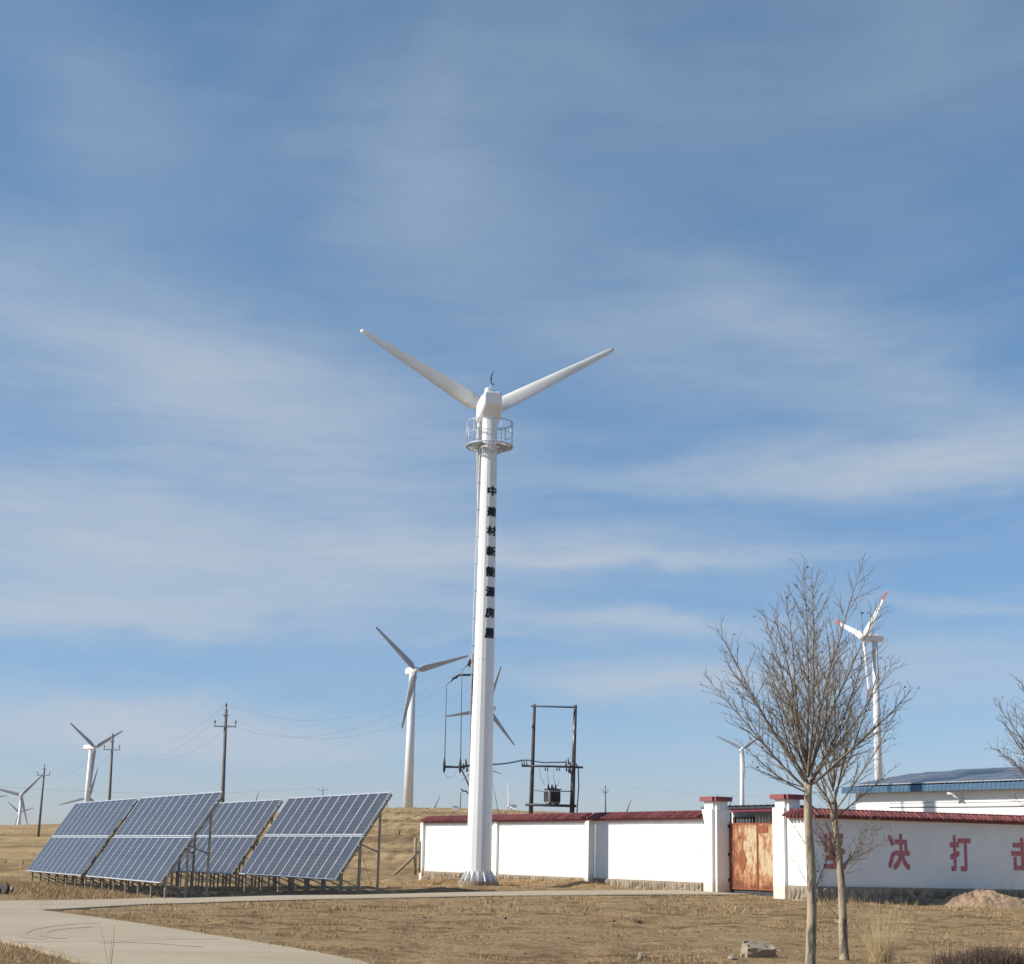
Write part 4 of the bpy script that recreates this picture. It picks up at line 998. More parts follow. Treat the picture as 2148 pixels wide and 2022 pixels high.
MB().tube([qp(1208, 1600, -.3), qp(1213, 1612, -.3), qp(1214, 1650, -.3), qp(1211, 1690, -.3), qp(1209.5, 1722, -.3)], .045, 6).build('riser_cable', M['cable'], tf)
MB().tube([qp(1094, 1594, -.3), qp(1105, 1593.5, -.3), qp(1140, 1599, -.3), qp(1186, 1598, -.3)], .04, 6).build('feeder_cable', M['cable'], tf)
for pts in ([(1131, 1609), (1134, 1630), (1143, 1646)], [(1147, 1616), (1149, 1630), (1151, 1643)], [(1160, 1609), (1161, 1630), (1165, 1646)], [(1173, 1636), (1170, 1646), (1166, 1650)], [(1187, 1592), (1194, 1588), (1200, 1592), (1203, 1600)]):
    MB().tube([qp(a_, b_, -.3) for a_, b_ in pts], .017, 5).build('lead_wire', M['wire'], tf)
wire(sag(at(1000, 1602, PY), qp(1094, 1594, -.3), .12), .045, 'dark thick cable from the terminal pole to the transformer frame', 'cable', 'overhead_cable', cat='cable')
tw0, tw1 = qp(1143, 1686, 0), qp(1176, 1655, 0); wT = tw1.x-tw0.x; hT = tw1.z-tw0.z
trf = empty('transformer', ((tw0.x+tw1.x)/2, QY, tw0.z), 0, 'grey finned oil transformer standing on the two pole platform', 'transformer')
cT = Vector(((tw0.x+tw1.x)/2, QY, tw0.z+hT/2))
aX = Vector((math.cos(R(18)), math.sin(R(18)), 0))
M['tank'] = mat('transformer_grey', (.40, .41, .42), (.30, .31, .32), 3, .6)
M['fin'] = mat('transformer_fin_grey', (.13, .135, .145), (.09, .09, .1), 3, .6)
MB().box(cT, (wT*.80, .62, hT*.9), X=aX).build('tank', M['tank'], trf, bevel=.02)
MB().box(cT+Vector((0, 0, hT*.49)), (wT*.95, .78, .07), X=aX).build('tank_lid', M['dark'], trf)
aY = Vector((-aX.y, aX.x, 0))
for s_ in (-1, 1):
    for k in range(9):
        MB().box(cT+aX*((k-4)*wT*.085)+aY*(s_*.42), (.022, .20, hT*.72), X=aX).build('cooling_fin', M['fin'], trf)
for k in range(5): MB().box(cT-aX*(wT*.46)+aY*((k-2)*.12), (.14, .02, hT*.7), X=aX).build('cooling_fin', M['galv'], trf)
for k in (-1, 0, 1): MB().lathe(cT+Vector((0, 0, hT*.52))+aX*(k*.26-.1)+aY*(-.1), [(.06, 0), (.075, .04), (.045, .08), (.07, .13), (.04, .18), (.06, .22), (.025, .30)], 8).build('bushing', M['porcelain'], trf)
for k in range(4): MB().lathe(cT+Vector((0, 0, hT*.52))+aX*(k*.16-.2)+aY*(.2), [(.04, 0), (.05, .04), (.02, .16)], 8).build('bushing', M['porcelain'], trf)
for s_ in (-1, 1): MB().box(cT+Vector((0, 0, -hT*.47))+aX*(s_*wT*.25), (.1, .7, .12), X=aX).build('skid', M['dark'], trf)

# ------------------------------------------------------------------ solar arrays
c_t, s_t = 2.16/3.98, 3.35/3.98
ARX = Vector((-.462, .887)); arz = math.atan2(ARX.y, ARX.x)
mm = MB(); mm.box((0, 0, 0), (.985, 1.89, .045), mi=0); mm.add([(-.46, -.908, .0245), (.46, -.908, .0245), (.46, .908, .0245), (-.46, .908, .0245)], [(0, 1, 2, 3)], 1)
for v_ in range(len(mm.v)): pass
MODULE = mm.mesh('module', [M['alu'], M['solar']])
mrot = Matrix(((-1, 0, 0), (0, -c_t, s_t), (0, s_t, c_t))).to_euler()
def make_array():
    rt = empty('solar_array', (0, 0, 0), arz)
    bz = .52
    def SP(x, s_, d=0): return Vector((x, -s_*c_t-d*s_t*-1 if False else -s_*c_t - d*s_t, bz+s_*s_t-d*c_t))   # s up the slope, d behind the face
    for r_ in range(2):
        for k in range(11):
            p = SP(.5+k*1.0, .947+r_*1.92); o = inst('module', MODULE, p, mrot, rt)
    for s_ in (.35, 1.5, 2.4, 3.5): MB().box(SP(5.5, s_, .055), (11.25, .05, .05), X=(1, 0, 0), Z=(0, s_t, c_t)).build('purlin', M['galv'], rt, local=True)
    for k in range(7):
        x = .12 + k*10.76/6
        MB().box(SP(x, 1.92, .12), (.05, 3.76, .07), X=(1, 0, 0), Y=(0, -c_t, s_t), Z=(0, s_t, c_t)).build('rafter', M['post'], rt, local=True)
        a_ = [(x, -.20, .80-.05), (x, -.92, 1.78), (x, -1.68, 2.96)]
        ft = []
        for (xx, yy, zz_) in a_:
            MB().box((xx, yy-.05, (zz_-.9)/2), (.07, .07, zz_+.9), X=(1, 0, 0)).build('leg', M['post'], rt, local=True)
        def bar(p, q, r_=.022): MB().tube([p, q], r_, 4, smooth=False).build('brace', M['post'], rt, local=True)
        bar((x+.05, -1.0, 1.82), (x+.05, -1.72, 1.55), .028)
        bar((x+.05, -.10, .62), (x+.05, -1.70, .02)); bar((x+.05, -.2, .35), (x+.05, -.95, .02))
        if k in (0, 3, 6): bar((x+.06, -.98, 1.78), (x+.06, -1.6, .05), .009)
    return rt
def copy_tree(o, parent=None):
    c = o.copy(); COL.objects.link(c)
    if parent is not None: c.parent = parent
    for ch in o.children: copy_tree(ch, c)
    return c
AG = 'ground mounted solar arrays in the field'
ar4 = make_array()
bpx = {4: (702.5, 1845.5, 60.4), 2: (335, 1852, 58.0)}
P4 = at(*bpx[4]); P2 = at(*bpx[2])
U3 = Vector((ARX.x, ARX.y, 0))
spots = [(ar4, P4, 'rightmost solar array on tilted steel frames nearest the lettered tower'),
         (None, P4+U3*12.0+Vector((0, 0, -.03)), 'third solar array from the left, partly behind the tall front array'),
         (None, P2, 'second solar array from the left, closest to the lane with tall steel legs'),
         (None, P2+U3*11.85+Vector((0, 0, -.0)), 'leftmost solar array at the edge of the yellow field')]
for o, p, lab in spots:
    if o is None: o = copy_tree(ar4)
    o.location = (p.x, p.y, p.z-.52); tag(o, lab, 'solar array', AG)

# ------------------------------------------------------------------ trees
def limb(mb, p, d, L_, r0_, lvl, rg, n=4, curve=.12, tw_list=None, maxlvl=2, dens=1.0, leafs=None):
    seg = max(3, int(L_/(.22 if lvl == 0 else .12))); pts = [p.copy()]; rad = [r0_]; dirs = [d.copy()]
    q = p.copy(); dd = d.normalized()
    for i in range(seg):
        dd = (dd + Vector((rg.uniform(-1, 1), rg.uniform(-1, 1), rg.uniform(-.6, .8)))*(.07 if lvl == 0 else .12) + Vector((0, 0, curve))*(1-abs(dd.z))*.9).normalized()
        q = q + dd*(L_/seg); pts.append(q.copy()); dirs.append(dd.copy()); rad.append(r0_*(1-(i+1)/seg)**.75+.0016)
    mb.tube(pts, rad, 5 if lvl == 0 else 3, cap=False)
    if leafs is not None and lvl >= 1 and rg.random() < .10: leafs.append(pts[-1])
    if lvl >= maxlvl: return
    step = (.074 if lvl == 0 else .07)/dens; s_ = L_*(.16 if lvl == 0 else .2); side = rg.uniform(0, 6.28)
    while s_ < L_*.96:
        f = s_/L_; i = min(int(f*seg), seg-1); bp = pts[i].lerp(pts[i+1], f*seg-i); bd = dirs[i+1]
        side += 2.4+rg.uniform(-.5, .5); x, y = basis(bd); out = x*math.cos(side)+y*math.sin(side)
        ang = R(rg.uniform(26, 44)); nd = (bd*math.cos(ang)+out*math.sin(ang)).normalized()
        if nd.z < -.05: nd.z = abs(nd.z)*.3
        if lvl == 0: l2 = L_*rg.uniform(.13, .36)*(1.15-f*.75)
        else: l2 = rg.uniform(.06, .20)
        limb(mb, bp, nd, l2, max(.0026, r0_*(.42 if lvl == 0 else .5)*(1-f*.5)), lvl+1, rg, n, curve, None, maxlvl, dens, leafs)
        s_ += step*rg.uniform(.7, 1.5)
def tree(base, fork_z, r0_, r1_, limbs, seed, label, lean=(0, 0), knob=None, low=(), dens=1.0):
    rg = random.Random(seed); zg = gz(base[0], base[1]); rt = empty('bare_tree', (base[0], base[1], zg), 0, label, 'tree', 'young bare poplars along the verge')
    pts = []; rad = []; n = 14
    for i in range(n+1):
        f = i/n; pts.append(Vector((base[0]+lean[0]*f+.02*math.sin(f*7+seed), base[1]+lean[1]*f, zg-.15+(fork_z-zg+.2)*f)))
        rad.append((r0_*(1-f)+r1_*f)*(1+.6*max(0, .07-f)/.07)*(1+.03*math.sin(i*2.3)))
    MB().tube(pts, rad, 14).build('trunk', M['trunk'], rt)
    if knob:
        MB().tube([pts[-1]+Vector((0, 0, z)) for z in (-.22, -.1, .05, .2)], [r1_*1.0, r1_*1.35, r1_*1.3, r1_*.7], 10).build('burl', M['branch'], rt)
    lv = []
    F_ = pts[-1]
    for (az_, tilt, ln_, rr, dz) in limbs:
        a = R(az_); t_ = R(tilt); d = Vector((math.cos(a)*math.sin(t_), math.sin(a)*math.sin(t_), math.cos(t_)))
        mb = MB(); limb(mb, F_+Vector((0, 0, dz))+Vector((d.x, d.y, 0))*.02, d, ln_, rr, 0, rg, curve=.06+.0011*tilt, leafs=lv, dens=dens); mb.build('branch', M['branch'], rt)
    for (z, az_, tilt, ln_, rr, mt_) in low:
        a = R(az_); t_ = R(tilt); d = Vector((math.cos(a)*math.sin(t_), math.sin(a)*math.sin(t_), math.cos(t_)))
        f = (z-zg)/(fork_z-zg); p = pts[0].lerp(pts[-1], f)
        mb = MB(); limb(mb, p, d, ln_, rr, 0 if ln_ > .7 else 1, rg, curve=.05, leafs=lv, dens=dens); mb.build('branch', M[mt_], rt)
    if lv:
        mb = MB()
        for p in lv:
            a, b = [Vector((rg.uniform(-1, 1), rg.uniform(-1, 1), rg.uniform(-1, .4))).normalized() for _ in range(2)]; s_ = rg.uniform(.015, .035)
            mb.add([p, p+a*s_+b*s_*.4, p+a*s_*1.9, p+a*s_-b*s_*.5], [(0, 1, 2, 3)])
        o = mb.build('withered_leaf', M['leaf'], rt); o['kind'] = 'stuff'
    return rt
b1 = at(1702, 2040, 24.0); b2 = ground_at(1775, 2013)
SCL = .87
def ring_limbs(seed, n, tmin, tmax, lfun, r, dz0=-.12, dz1=.25):
    g = random.Random(seed); out = []
    for i in range(n):
        f = (i+.5)/n; t_ = tmin+(tmax-tmin)*f**.9; out.append((i*137.5+g.uniform(-15, 15)+40, t_+g.uniform(-4, 4), lfun(f)*SCL*g.uniform(.74, 1.10), r*(1.15-.35*f), dz1+(dz0-dz1)*f+g.uniform(-.03, .03)))
    return out
fz1 = at(1706, 1648, 24.0).z; fz2 = at(1768, 1702, b2.y).z
L1 = ring_limbs(5, 17, 3, 60, lambda f: 3.45-.3*f-1.3*f**3, .0185)
L1 = [(182, 34, 2.15, .019, -.05), (176, 48, 1.6, .018, -.1), (355, 52, 2.2, .022, -.05), (8, 36, 2.3, .019, 0), (186, 70, 1.25, .012, -.15)] + L1
low1 = [(at(1712, 1878, 24.0).z, 5, 26, 1.15, .009, 'branch'), (at(1712, 1900, 24.0).z, 20, 40, .55, .006, 'branch'), (at(1697, 1780, 24.0).z, 185, 22, .6, .005, 'branch'), (at(1700, 1850, 24.0).z, 170, 30, .5, .004, 'branch'), (at(1700, 1660, 24.0).z, 182, 74, .9, .008, 'branch')]
tree((b1.x, 24.0), fz1, .077, .056, L1, 11, 'taller bare tree with pale trunk and wide fan of twigs, left of its neighbour', lean=(.02, 0), low=low1)
L2 = ring_limbs(9, 14, 3, 60, lambda f: 3.7-1.2*f-.9*f**3, .0165, -.2, .5)
lowb = [(fz2-1.0+i*.03, az_, tl_, ln_, .009, 'redtwig') for i, (az_, tl_, ln_) in enumerate([(190, 18, .95), (170, 26, .8), (210, 34, .9), (150, 12, 1.0), (120, 22, .75), (200, 8, 1.05), (230, 25, .7), (178, 40, .8)])]
lowb += [(fz2-1.05, 0, 32, 1.3, .014, 'branch'), (fz2-.95, 20, 45, 1.1, .011, 'branch'), (fz2-1.1, 330, 50, 1.0, .010, 'branch'), (fz2-1.75, 185, 50, .45, .006, 'branch'), (fz2-1.55, 10, 30, .5, .006, 'branch'), (fz2-.9, 350, 62, 1.15, .011, 'branch')]
tree((b2.x, b2.y), fz2, .080, .050, L2, 23, 'shorter bare tree with dark knotted trunk and reddish twigs low on its trunk', lean=(-.12, .05), knob=True, low=lowb)
b3 = at(2222, 2000, 27.5)
L3 = ring_limbs(31, 18, 4, 66, lambda f: 2.1-1.1*f, .016)
L3 = [(182, 40, 1.35, .016, 0), (172, 52, 1.1, .013, -.1), (190, 28, 1.7, .016, 0)]+L3
tree((b3.x, b3.y), at(2190, 1655, 27.5).z, .078, .055, L3, 41, 'bare tree at the right edge with only its twiggy crown in view', low=[(at(2190, 1730, 27.5).z, 178, 55, .8, .008, 'branch')])
# water shoots on the first trunk
# ------------------------------------------------------------------ ground clutter
def rock_mesh(name, size, seed, material, flat_=.6):
    bm = bmesh.new(); bmesh.ops.create_icosphere(bm, subdivisions=3, radius=1.0); g = random.Random(seed)
    k = [Vector((g.uniform(-1, 1), g.uniform(-1, 1), g.uniform(-1, 1))).normalized() for _ in range(14)]; lim = [g.uniform(.55, .9) for _ in k]
    for v in bm.verts:
        for kk, l_ in zip(k, lim):
            e = v.co.dot(kk)
            if e > l_: v.co -= kk*(e-l_)*.9
        v.co += Vector((g.uniform(-1, 1), g.uniform(-1, 1), g.uniform(-1, 1)))*.02
        v.co = Vector((v.co.x*size[0], v.co.y*size[1], v.co.z*size[2]))
    m = bpy.data.meshes.new(name); bm.to_mesh(m); bm.free(); m.materials.append(material); return m
def rock(px, py, size, seed, label, name='rock', cat='rock', material='rock', sink=.35):
    q = ground_at(px, py); o = bpy.data.objects.new(name, rock_mesh(name, size, seed, M[material])); link(o)
    o.location = (q.x, q.y, q.z+size[2]*(1-sink)*.8); o.rotation_euler = (0, 0, seed*.3); return tag(o, label, cat)
q = ground_at(1594, 2008)
sb = MB(); sb.box((q.x+.0, q.y+.15, q.z+.08), (.52, .42, .26), X=(1, .15, 0), Z=(0.0, -.28, 1))
so_ = sb.build('stone_block', M['rock'], None, org=(q.x, q.y, q.z)); tag(so_, 'large flat rough stone slab lying in the grass left of the front tree', 'rock')
bpy.context.view_layer.update()
bm = bmesh.new(); bm.from_mesh(so_.data); bmesh.ops.subdivide_edges(bm, edges=bm.edges[:], cuts=5, use_grid_fill=True)
for v in bm.verts:
    v.co += Vector((rnd.uniform(-1, 1), rnd.uniform(-1, 1), rnd.uniform(-1, 1)))*.018; v.co.x *= 1-.12*max(0, v.co.z*4)
bm.to_mesh(so_.data); bm.free()
rock(1563, 2006, (.085, .07, .075), 4, 'small brown rock touching the left end of the flat slab')
rock(1533, 2013, (.09, .07, .06), 5, 'small rounded pale rock left of the flat slab')
rock(1516, 2012, (.035, .03, .03), 6, 'pebble left of the small rounded rock')
rock(1342, 2013, (.055, .035, .075), 8, 'upright pale stone standing in the short grass at the bottom of the photo', sink=.2)
rock(10, 1872, (.30, .25, .26), 9, 'dark rubble lump at the left edge of the verge', 'rubble_lump', 'rubble', 'soilrock')
rock(24, 1871, (.10, .1, .16), 12, 'pale broken stone beside the dark rubble lump', 'rock', 'rock', 'rock')
rock(-8, 1873, (.25, .25, .2), 13, 'second dark lump of rubble cut by the left edge', 'rubble_lump', 'rubble', 'soilrock')
for i, (px, py, s_) in enumerate([(1288, 1932, .05), (1462, 1958, .06), (890, 1925, .05), (1060, 1926, .05), (1760, 1905, .05), (2072, 1918, .05), (330, 1941, .03), (1400, 1901, .05)]):
    rock(px, py, (s_, s_, s_*.7), 20+i, ['dark clod on the open soil far left of the slab', 'dark clod in the grass above the stone slab', 'flat clod in front of the lettered tower', 'small clod in the middle of the verge', 'small clod between the two trees', 'small clod below the soil mound', 'pebble on the road edge', 'small clod below the gate lane'][i], 'soil_clod', 'clod', 'soilrock')
# timber props by the left wall end
def beam(name, p, q, r_, material, label, cat):
    o = MB().tube([p, q], r_, 8).build(name, M[material], None, org=p); return tag(o, label, cat)
fy = 80.0
beam('timber_post', at(871, 1834, fy), at(871.5, 1756, fy), .075, 'wood', 'upright pale timber post left of the long wall end', 'post')
beam('timber_prop', at(828, 1833, fy-.5), at(880, 1785, fy+.1), .075, 'wood', 'leaning timber prop against the upright post by the wall end', 'post')
beam('thin_stake', at(880.5, 1830, fy+.2), at(881.5, 1764, fy+.2), .04, 'woodpole', 'thin dark stake touching the left end of the long wall', 'stake')
qs = ground_at(836, 1752); beam('field_stake', qs-Vector((0, 0, .2)), at(839, 1739.5, qs.y), .06, 'woodpole', 'short dark leaning stake on the slope behind the rightmost array', 'stake')
qs = ground_at(5, 1756); beam('field_stake', qs-Vector((0, 0, .2)), at(5, 1749, qs.y), .08, 'woodpole', 'short dark stake on the slope at the left edge', 'stake')
qs = ground_at(828, 1862)
tag(MB().box(qs+Vector((0, .1, .04)), (.70, .22, .06), X=(1, .05, 0)).build('plank', M['wood'], None, org=qs), 'loose pale plank lying in the shade of the rightmost array', 'plank')
q5 = ground_at(955, 1699.5); hb = at(955, 1699, q5.y if q5.y < 440 else 430)
hut = empty('distant_hut', (hb.x, hb.y, hb.z-.5), 0, 'tiny white equipment hut on the crest left of the lettered tower', 'hut')
mpp = hb.y/F
MB().box(hb+Vector((0, 0, 3*mpp)), (11*mpp, 1.2, 10*mpp)).build('hut_wall', M['farwhite'], hut); MB().box(hb+Vector((0, 0, 8.3*mpp)), (12*mpp, 1.4, .6*mpp)).build('hut_roof', M['galv'], hut)
beam('distant_post', at(965, 1702, 430), at(966.5, 1661, 430), .13, 'concpole', 'thin distant post beside the tiny white hut', 'post')

# soil mound
cm = at(2072, 1890, 59.9)
gm = 64; vs = []; fs = []
for j in range(gm+1):
    for i in range(gm+1):
        x = (i/gm-.5)*6.4; y = (j/gm-.5)*3.4; r_ = math.hypot(x/2.35, y/1.35)
        h = max(0, 1-r_)**.95*.72 if r_ < 1 else 0
        nz_ = float(vn(np.array(x*2.1+3), np.array(y*2.1)))*.16+float(vn(np.array(x*5), np.array(y*5)))*.10+float(vn(np.array(x*11), np.array(y*11)))*.06
        h = h*(1+.5*float(vn(np.array(x*.9), np.array(y*.9))))+nz_*min(1, max(0, 1.15-r_)*2.5)
        X_, Y_ = cm.x+x, cm.y+y; vs.append((X_, Y_, gz(X_, Y_)+h-(.12 if r_ > 1.05 else 0)))
for j in range(gm):
    for i in range(gm): a = j*(gm+1)+i; fs.append((a, a+1, a+gm+2, a+gm+1))
tag(MB().add(vs, fs).build('soil_mound', M['mound'], None, org=(cm.x, cm.y, gz(cm.x, cm.y))), 'heap of loose reddish soil in front of the lettered wall', 'mound')

# ------------------------------------------------------------------ grasses
def grass_mesh(name, XY, H, Wd, nb, seed, lean=.5, materials='pale', zf=None):
    g = np.random.default_rng(seed); N = len(XY)*nb
    P = np.repeat(XY, nb, 0) + g.normal(0, 1, (N, 2))*np.repeat(H, nb)[:, None]*.28
    hh = np.repeat(H, nb)*g.uniform(.5, 1.15, N); a = g.uniform(0, 2*np.pi, N); l_ = g.uniform(.1, 1, N)*lean*hh
    z = H0(P[:, 0], P[:, 1])-.02; b = g.uniform(0, np.pi, N); wd = Wd*g.uniform(.6, 1.3, N)*(np.repeat(H, nb)/np.median(H))**.5
    v = np.zeros((N, 3, 3)); dx, dy = np.cos(b)*wd/2, np.sin(b)*wd/2
    v[:, 0] = np.stack([P[:, 0]-dx, P[:, 1]-dy, z], -1); v[:, 1] = np.stack([P[:, 0]+dx, P[:, 1]+dy, z], -1)
    v[:, 2] = np.stack([P[:, 0]+np.cos(a)*l_, P[:, 1]+np.sin(a)*l_, z+hh], -1)
    m = bpy.data.meshes.new(name); m.vertices.add(N*3); m.vertices.foreach_set('co', v.ravel())
    m.loops.add(N*3); m.loops.foreach_set('vertex_index', np.arange(N*3)); m.polygons.add(N)
    m.polygons.foreach_set('loop_start', np.arange(0, N*3, 3)); m.polygons.foreach_set('loop_total', np.full(N, 3)); m.update()
    m.materials.append(M[materials]); o = bpy.data.objects.new(name, m); link(o); o['kind'] = 'stuff'; return o
def samp(n, y0, y1, seed, pw=1.0, thr=None, half=.345):
    g = np.random.default_rng(seed); y = y0+(y1-y0)*g.random(n)**pw; x = (g.random(n)*2-1)*half*y
    keep = ~(inpoly(x, y, ROADP) | inpoly(x, y, LANEP))
    if thr is not None: keep &= (vn(x*.35, y*.8)+.6*vn(x*1.3+5, y*2.0)+.3*vn(x*4, y*4)) > thr+g.uniform(-.12, .12, n)
    # nothing inside the walls
    s_ = (x-LA.x)*(-LN.x)+(y-LA.y)*(-LN.y); inside = (s_ > -.5) & (((x-RC.x)*(-RN.x)+(y-RC.y)*(-RN.y)) > -.25)
    keep &= ~inside; keep &= ~((x < -2.2) & (x > -16) & (y > 57) & (y < 76) & ((x+7.0)*.462*0+1 > 0)); return np.stack([x, y], -1)[keep]
g_ = np.random.default_rng(5)
A1 = samp(52000, 19, 46, 1, .85, .20); grass_mesh('dry_grass', A1, g_.uniform(.025, .075, len(A1)), .012, 4, 1)
A2 = samp(26000, 44, 88, 2, .9, .12); grass_mesh('dry_grass', A2, g_.uniform(.05, .16, len(A2)), .022, 4, 2)
A3 = samp(15000, 88, 330, 3, .8, .05, .36); grass_mesh('slope_grass', A3, g_.uniform(.12, .34, len(A3)), .07, 3, 3)
# taller verge grass round the array feet and at the bottom left corner
g = np.random.default_rng(8); t_ = g.random(5200)*24; s2 = g.normal(-1.2, .9, 5200)
vp = np.array([P2.x, P2.y])+np.outer(t_, [ARX.x, ARX.y])+np.outer(s2, [.887, .462])
k_ = ~(inpoly(vp[:, 0], vp[:, 1], ROADP) | inpoly(vp[:, 0], vp[:, 1], LANEP)); vp = vp[k_]; grass_mesh('verge_grass', vp, g.uniform(.08, .30, len(vp)), .018, 4, 9, .8)
cpt = [on_z(a, b, 0) for a, b in ((-60, 1975), (30, 1992), (90, 2008), (150, 2026), (60, 2040), (-60, 2040))]
vp = []
for i in range(2600):
    a, b = rnd.uniform(-60, 200), rnd.uniform(1978, 2075); q = on_z(a, b, 0)
    vp.append((q.x, q.y))
vp = np.array(vp); vp = vp[~inpoly(vp[:, 0], vp[:, 1], ROADP)]; grass_mesh('verge_grass', vp, g.uniform(.05, .17, len(vp)), .009, 5, 10, 1.0)
ed = []
for poly in (ROADP[:], [tuple(p) for p in LF], [tuple(p) for p in LB]):
    for i in range(len(poly)-1):
        a_, b_ = np.array(poly[i]), np.array(poly[i+1]); n_ = int(np.hypot(*(b_-a_))*14)
        if n_: ed.append(a_+(b_-a_)*g.random(n_)[:, None]+g.normal(0, .10, (n_, 2)))
ed = np.concatenate(ed); ed = ed[(ed[:, 1] > 18) & (vn(ed[:, 0]*1.2, ed[:, 1]*1.2) > -.08)]
eg = grass_mesh('verge_grass', ed, g.uniform(.03, .11, len(ed)), .012, 5, 33, 1.0); eg.location.z = .03
pts_ = samp(750, 19, 60, 44, .8)
pm = MB()
for x_, y_ in pts_:
    r_ = rnd.uniform(.008, .022)*(1+y_/60); z_ = gz(x_, y_)+r_*.1; k_ = [rnd.uniform(.6, 1.2) for _ in range(6)]
    pm.add([(x_-r_*k_[0], y_, z_), (x_, y_-r_*k_[1], z_), (x_+r_*k_[2], y_, z_), (x_, y_+r_*k_[3], z_), (x_+r_*.2, y_, z_+r_*k_[4]), (x_, y_, z_-r_)], [(0, 1, 4), (1, 2, 4), (2, 3, 4), (3, 0, 4), (1, 0, 5), (2, 1, 5), (3, 2, 5), (0, 3, 5)])
M['clod'] = mat('clod_brown', (.24, .175, .11), (.15, .105, .065), 3, .95)
po = pm.build('scattered_pebbles', M['clod'], None, org=(0, 0, 0)); po['kind'] = 'stuff'
cl = np.random.default_rng(61); cc = samp(260, 21, 58, 62, .8); cxy = []; ch_ = []
for x_, y_ in cc:
    n_ = cl.integers(12, 40); rr_ = cl.uniform(.08, .35); cxy.append(np.array([x_, y_])+cl.normal(0, rr_, (n_, 2))*[1.6, .7]); ch_.append(cl.uniform(.04, .13)*np.ones(n_))
cxy = np.concatenate(cxy); ch_ = np.concatenate(ch_); ok_ = ~(inpoly(cxy[:, 0], cxy[:, 1], ROADP) | inpoly(cxy[:, 0], cxy[:, 1], LANEP))
grass_mesh('tussock_grass', cxy[ok_], ch_[ok_]*cl.uniform(.6, 1.2, ok_.sum()), .010, 4, 63, 1.1, 'straw')
# grass at the foot of the lettered wall
t_ = g.random(900)*14; vp = np.array([RC.x, RC.y])+np.outer(t_, [RU.x, RU.y])+np.outer(g.uniform(.12, .7, 900), [RN.x, RN.y]); grass_mesh('wall_foot_grass', vp, g.uniform(.06, .28, 900), .014, 4, 12, .9)
t_ = g.random(1500)*23; vp = np.array([L(0, -.15).x, L(0, -.15).y])-np.outer(t_, [LU.x, LU.y])+np.outer(g.uniform(.4, 1.5, 1500), [LN.x, LN.y]); grass_mesh('wall_foot_grass', vp, g.uniform(.05, .2, 1500), .016, 4, 13, .9)

def clump(px, py, n, h, spread, label, seed, r_=.0035, material='straw', droop=.5, name='grass_clump', bias=(0, 0), zroot=None):
    q = ground_at(px, py); g2 = random.Random(seed); mb = MB()
    for i in range(n):
        a = g2.uniform(0, 6.28); k = g2.random()**.7; d = Vector((math.cos(a)*spread*k+bias[0], math.sin(a)*spread*k+bias[1], 1)).normalized()
        p = Vector((q.x+g2.gauss(0, h*.06), q.y+g2.gauss(0, h*.06), q.z-.03)); hh = h*g2.uniform(.45, 1.05); pts = [p.copy()]
        for j in range(5):
            p = p+d*hh/5; pts.append(p.copy()); d = (d+Vector((d.x, d.y, -.12))*droop*.35).normalized()
        mb.tube(pts, [r_*(1-j/6.5) for j in range(6)], 3, cap=False)
    return tag(mb.build(name, M[material], None, org=q), label, 'grass clump')
clump(1847, 2024, 330, 1.02, .62, 'tall fan of dry straw grass right of the two trees', 3, .0036, 'fan', droop=.35, bias=(.05, 0))
clump(1900, 1893, 90, .75, .5, 'bent dry grass leaning at the foot of the lettered wall', 4, .008, droop=1.0, bias=(.35, 0))
clump(1795, 1888, 60, .55, .5, 'sparse dry weeds at the wall foot behind the shorter tree', 5, .006, droop=.6)
clump(1850, 1890, 50, .45, .9, 'low weeds at the wall foot left of the bent dry grass', 6, .007, droop=1.0, bias=(.5, 0))
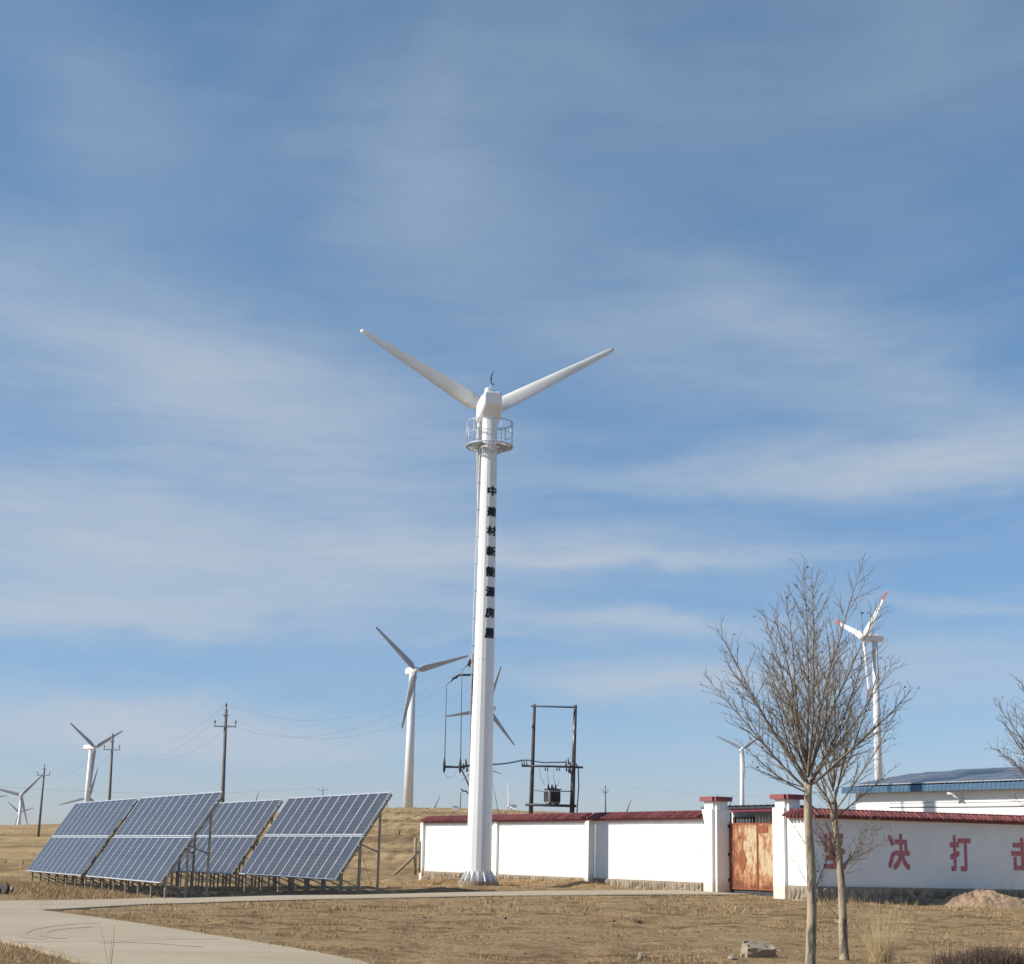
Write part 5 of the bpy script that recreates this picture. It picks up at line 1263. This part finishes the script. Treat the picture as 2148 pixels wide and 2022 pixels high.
clump(1338, 1936, 160, .20, 1.3, 'low dark tussock on the verge in front of the gate', 7, .005, 'twig', droop=.6)
clump(1300, 1985, 120, .16, 1.4, 'low pale tussock left of the upright stone', 8, .003, droop=.6)
s1 = MB()
def stalk(pts, r_=.006):
    s1.tube([at(a, b, 19.0) for a, b in pts], [r_*(1-.7*i/(len(pts)-1)) for i in range(len(pts))], 4, cap=False)
stalk([(228, 2120), (226, 2022), (219, 1975), (209.5, 1938)], .004); stalk([(232, 2120), (233, 2022), (238, 1975), (240.5, 1940)], .007); stalk([(229, 2120), (230, 2022), (233, 1985), (235, 1958)], .004); stalk([(250, 2120), (252, 2030), (255, 2005)], .003)
tag(s1.build('dry_stalks', M['straw'], None, org=at(230, 2120, 19.0)), 'three thin dry stalks rising in front of the road at the lower left', 'stalks')

# clipped twig hedge at the bottom right
hq0, hq1 = on_z(1978, 2100, .0), on_z(2240, 2100, .0)
hy = 20.5; x0_ = at(1990, 2000, hy).x; x1_ = at(2260, 2000, hy).x
mb = MB(); g2 = random.Random(77); zt2 = at(2080, 2004, hy).z
for i in range(1500):
    x = g2.uniform(x0_, x1_); y = hy+g2.uniform(-.3, .7); top_ = zt2-gz(x, y)+g2.gauss(0, .03)-.05*math.cos((x-x0_)*5)
    if g2.random() < .03: top_ += g2.uniform(.05, .2)
    p = Vector((x, y, gz(x, y))); d = Vector((g2.gauss(0, .16), g2.gauss(0, .16), 1)); pts = [p+Vector((d.x*f, d.y*f, f))*top_+Vector((g2.gauss(0, .012), g2.gauss(0, .012), 0)) for f in (0, .35, .7, 1.0)]
    mb.tube(pts, [.008, .0065, .005, .003], 3, cap=False)
    if g2.random() < .7:
        p2_ = pts[2]; e = Vector((g2.gauss(0, .1), g2.gauss(0, .1), g2.uniform(.05, .16))); mb.tube([p2_, p2_+e], [.004, .002], 3, cap=False)
tag(mb.build('clipped_hedge', M['twig'], None, org=(x0_, hy, gz(x0_, hy))), 'clipped leafless hedge of dark reddish twigs in the bottom right corner', 'hedge')
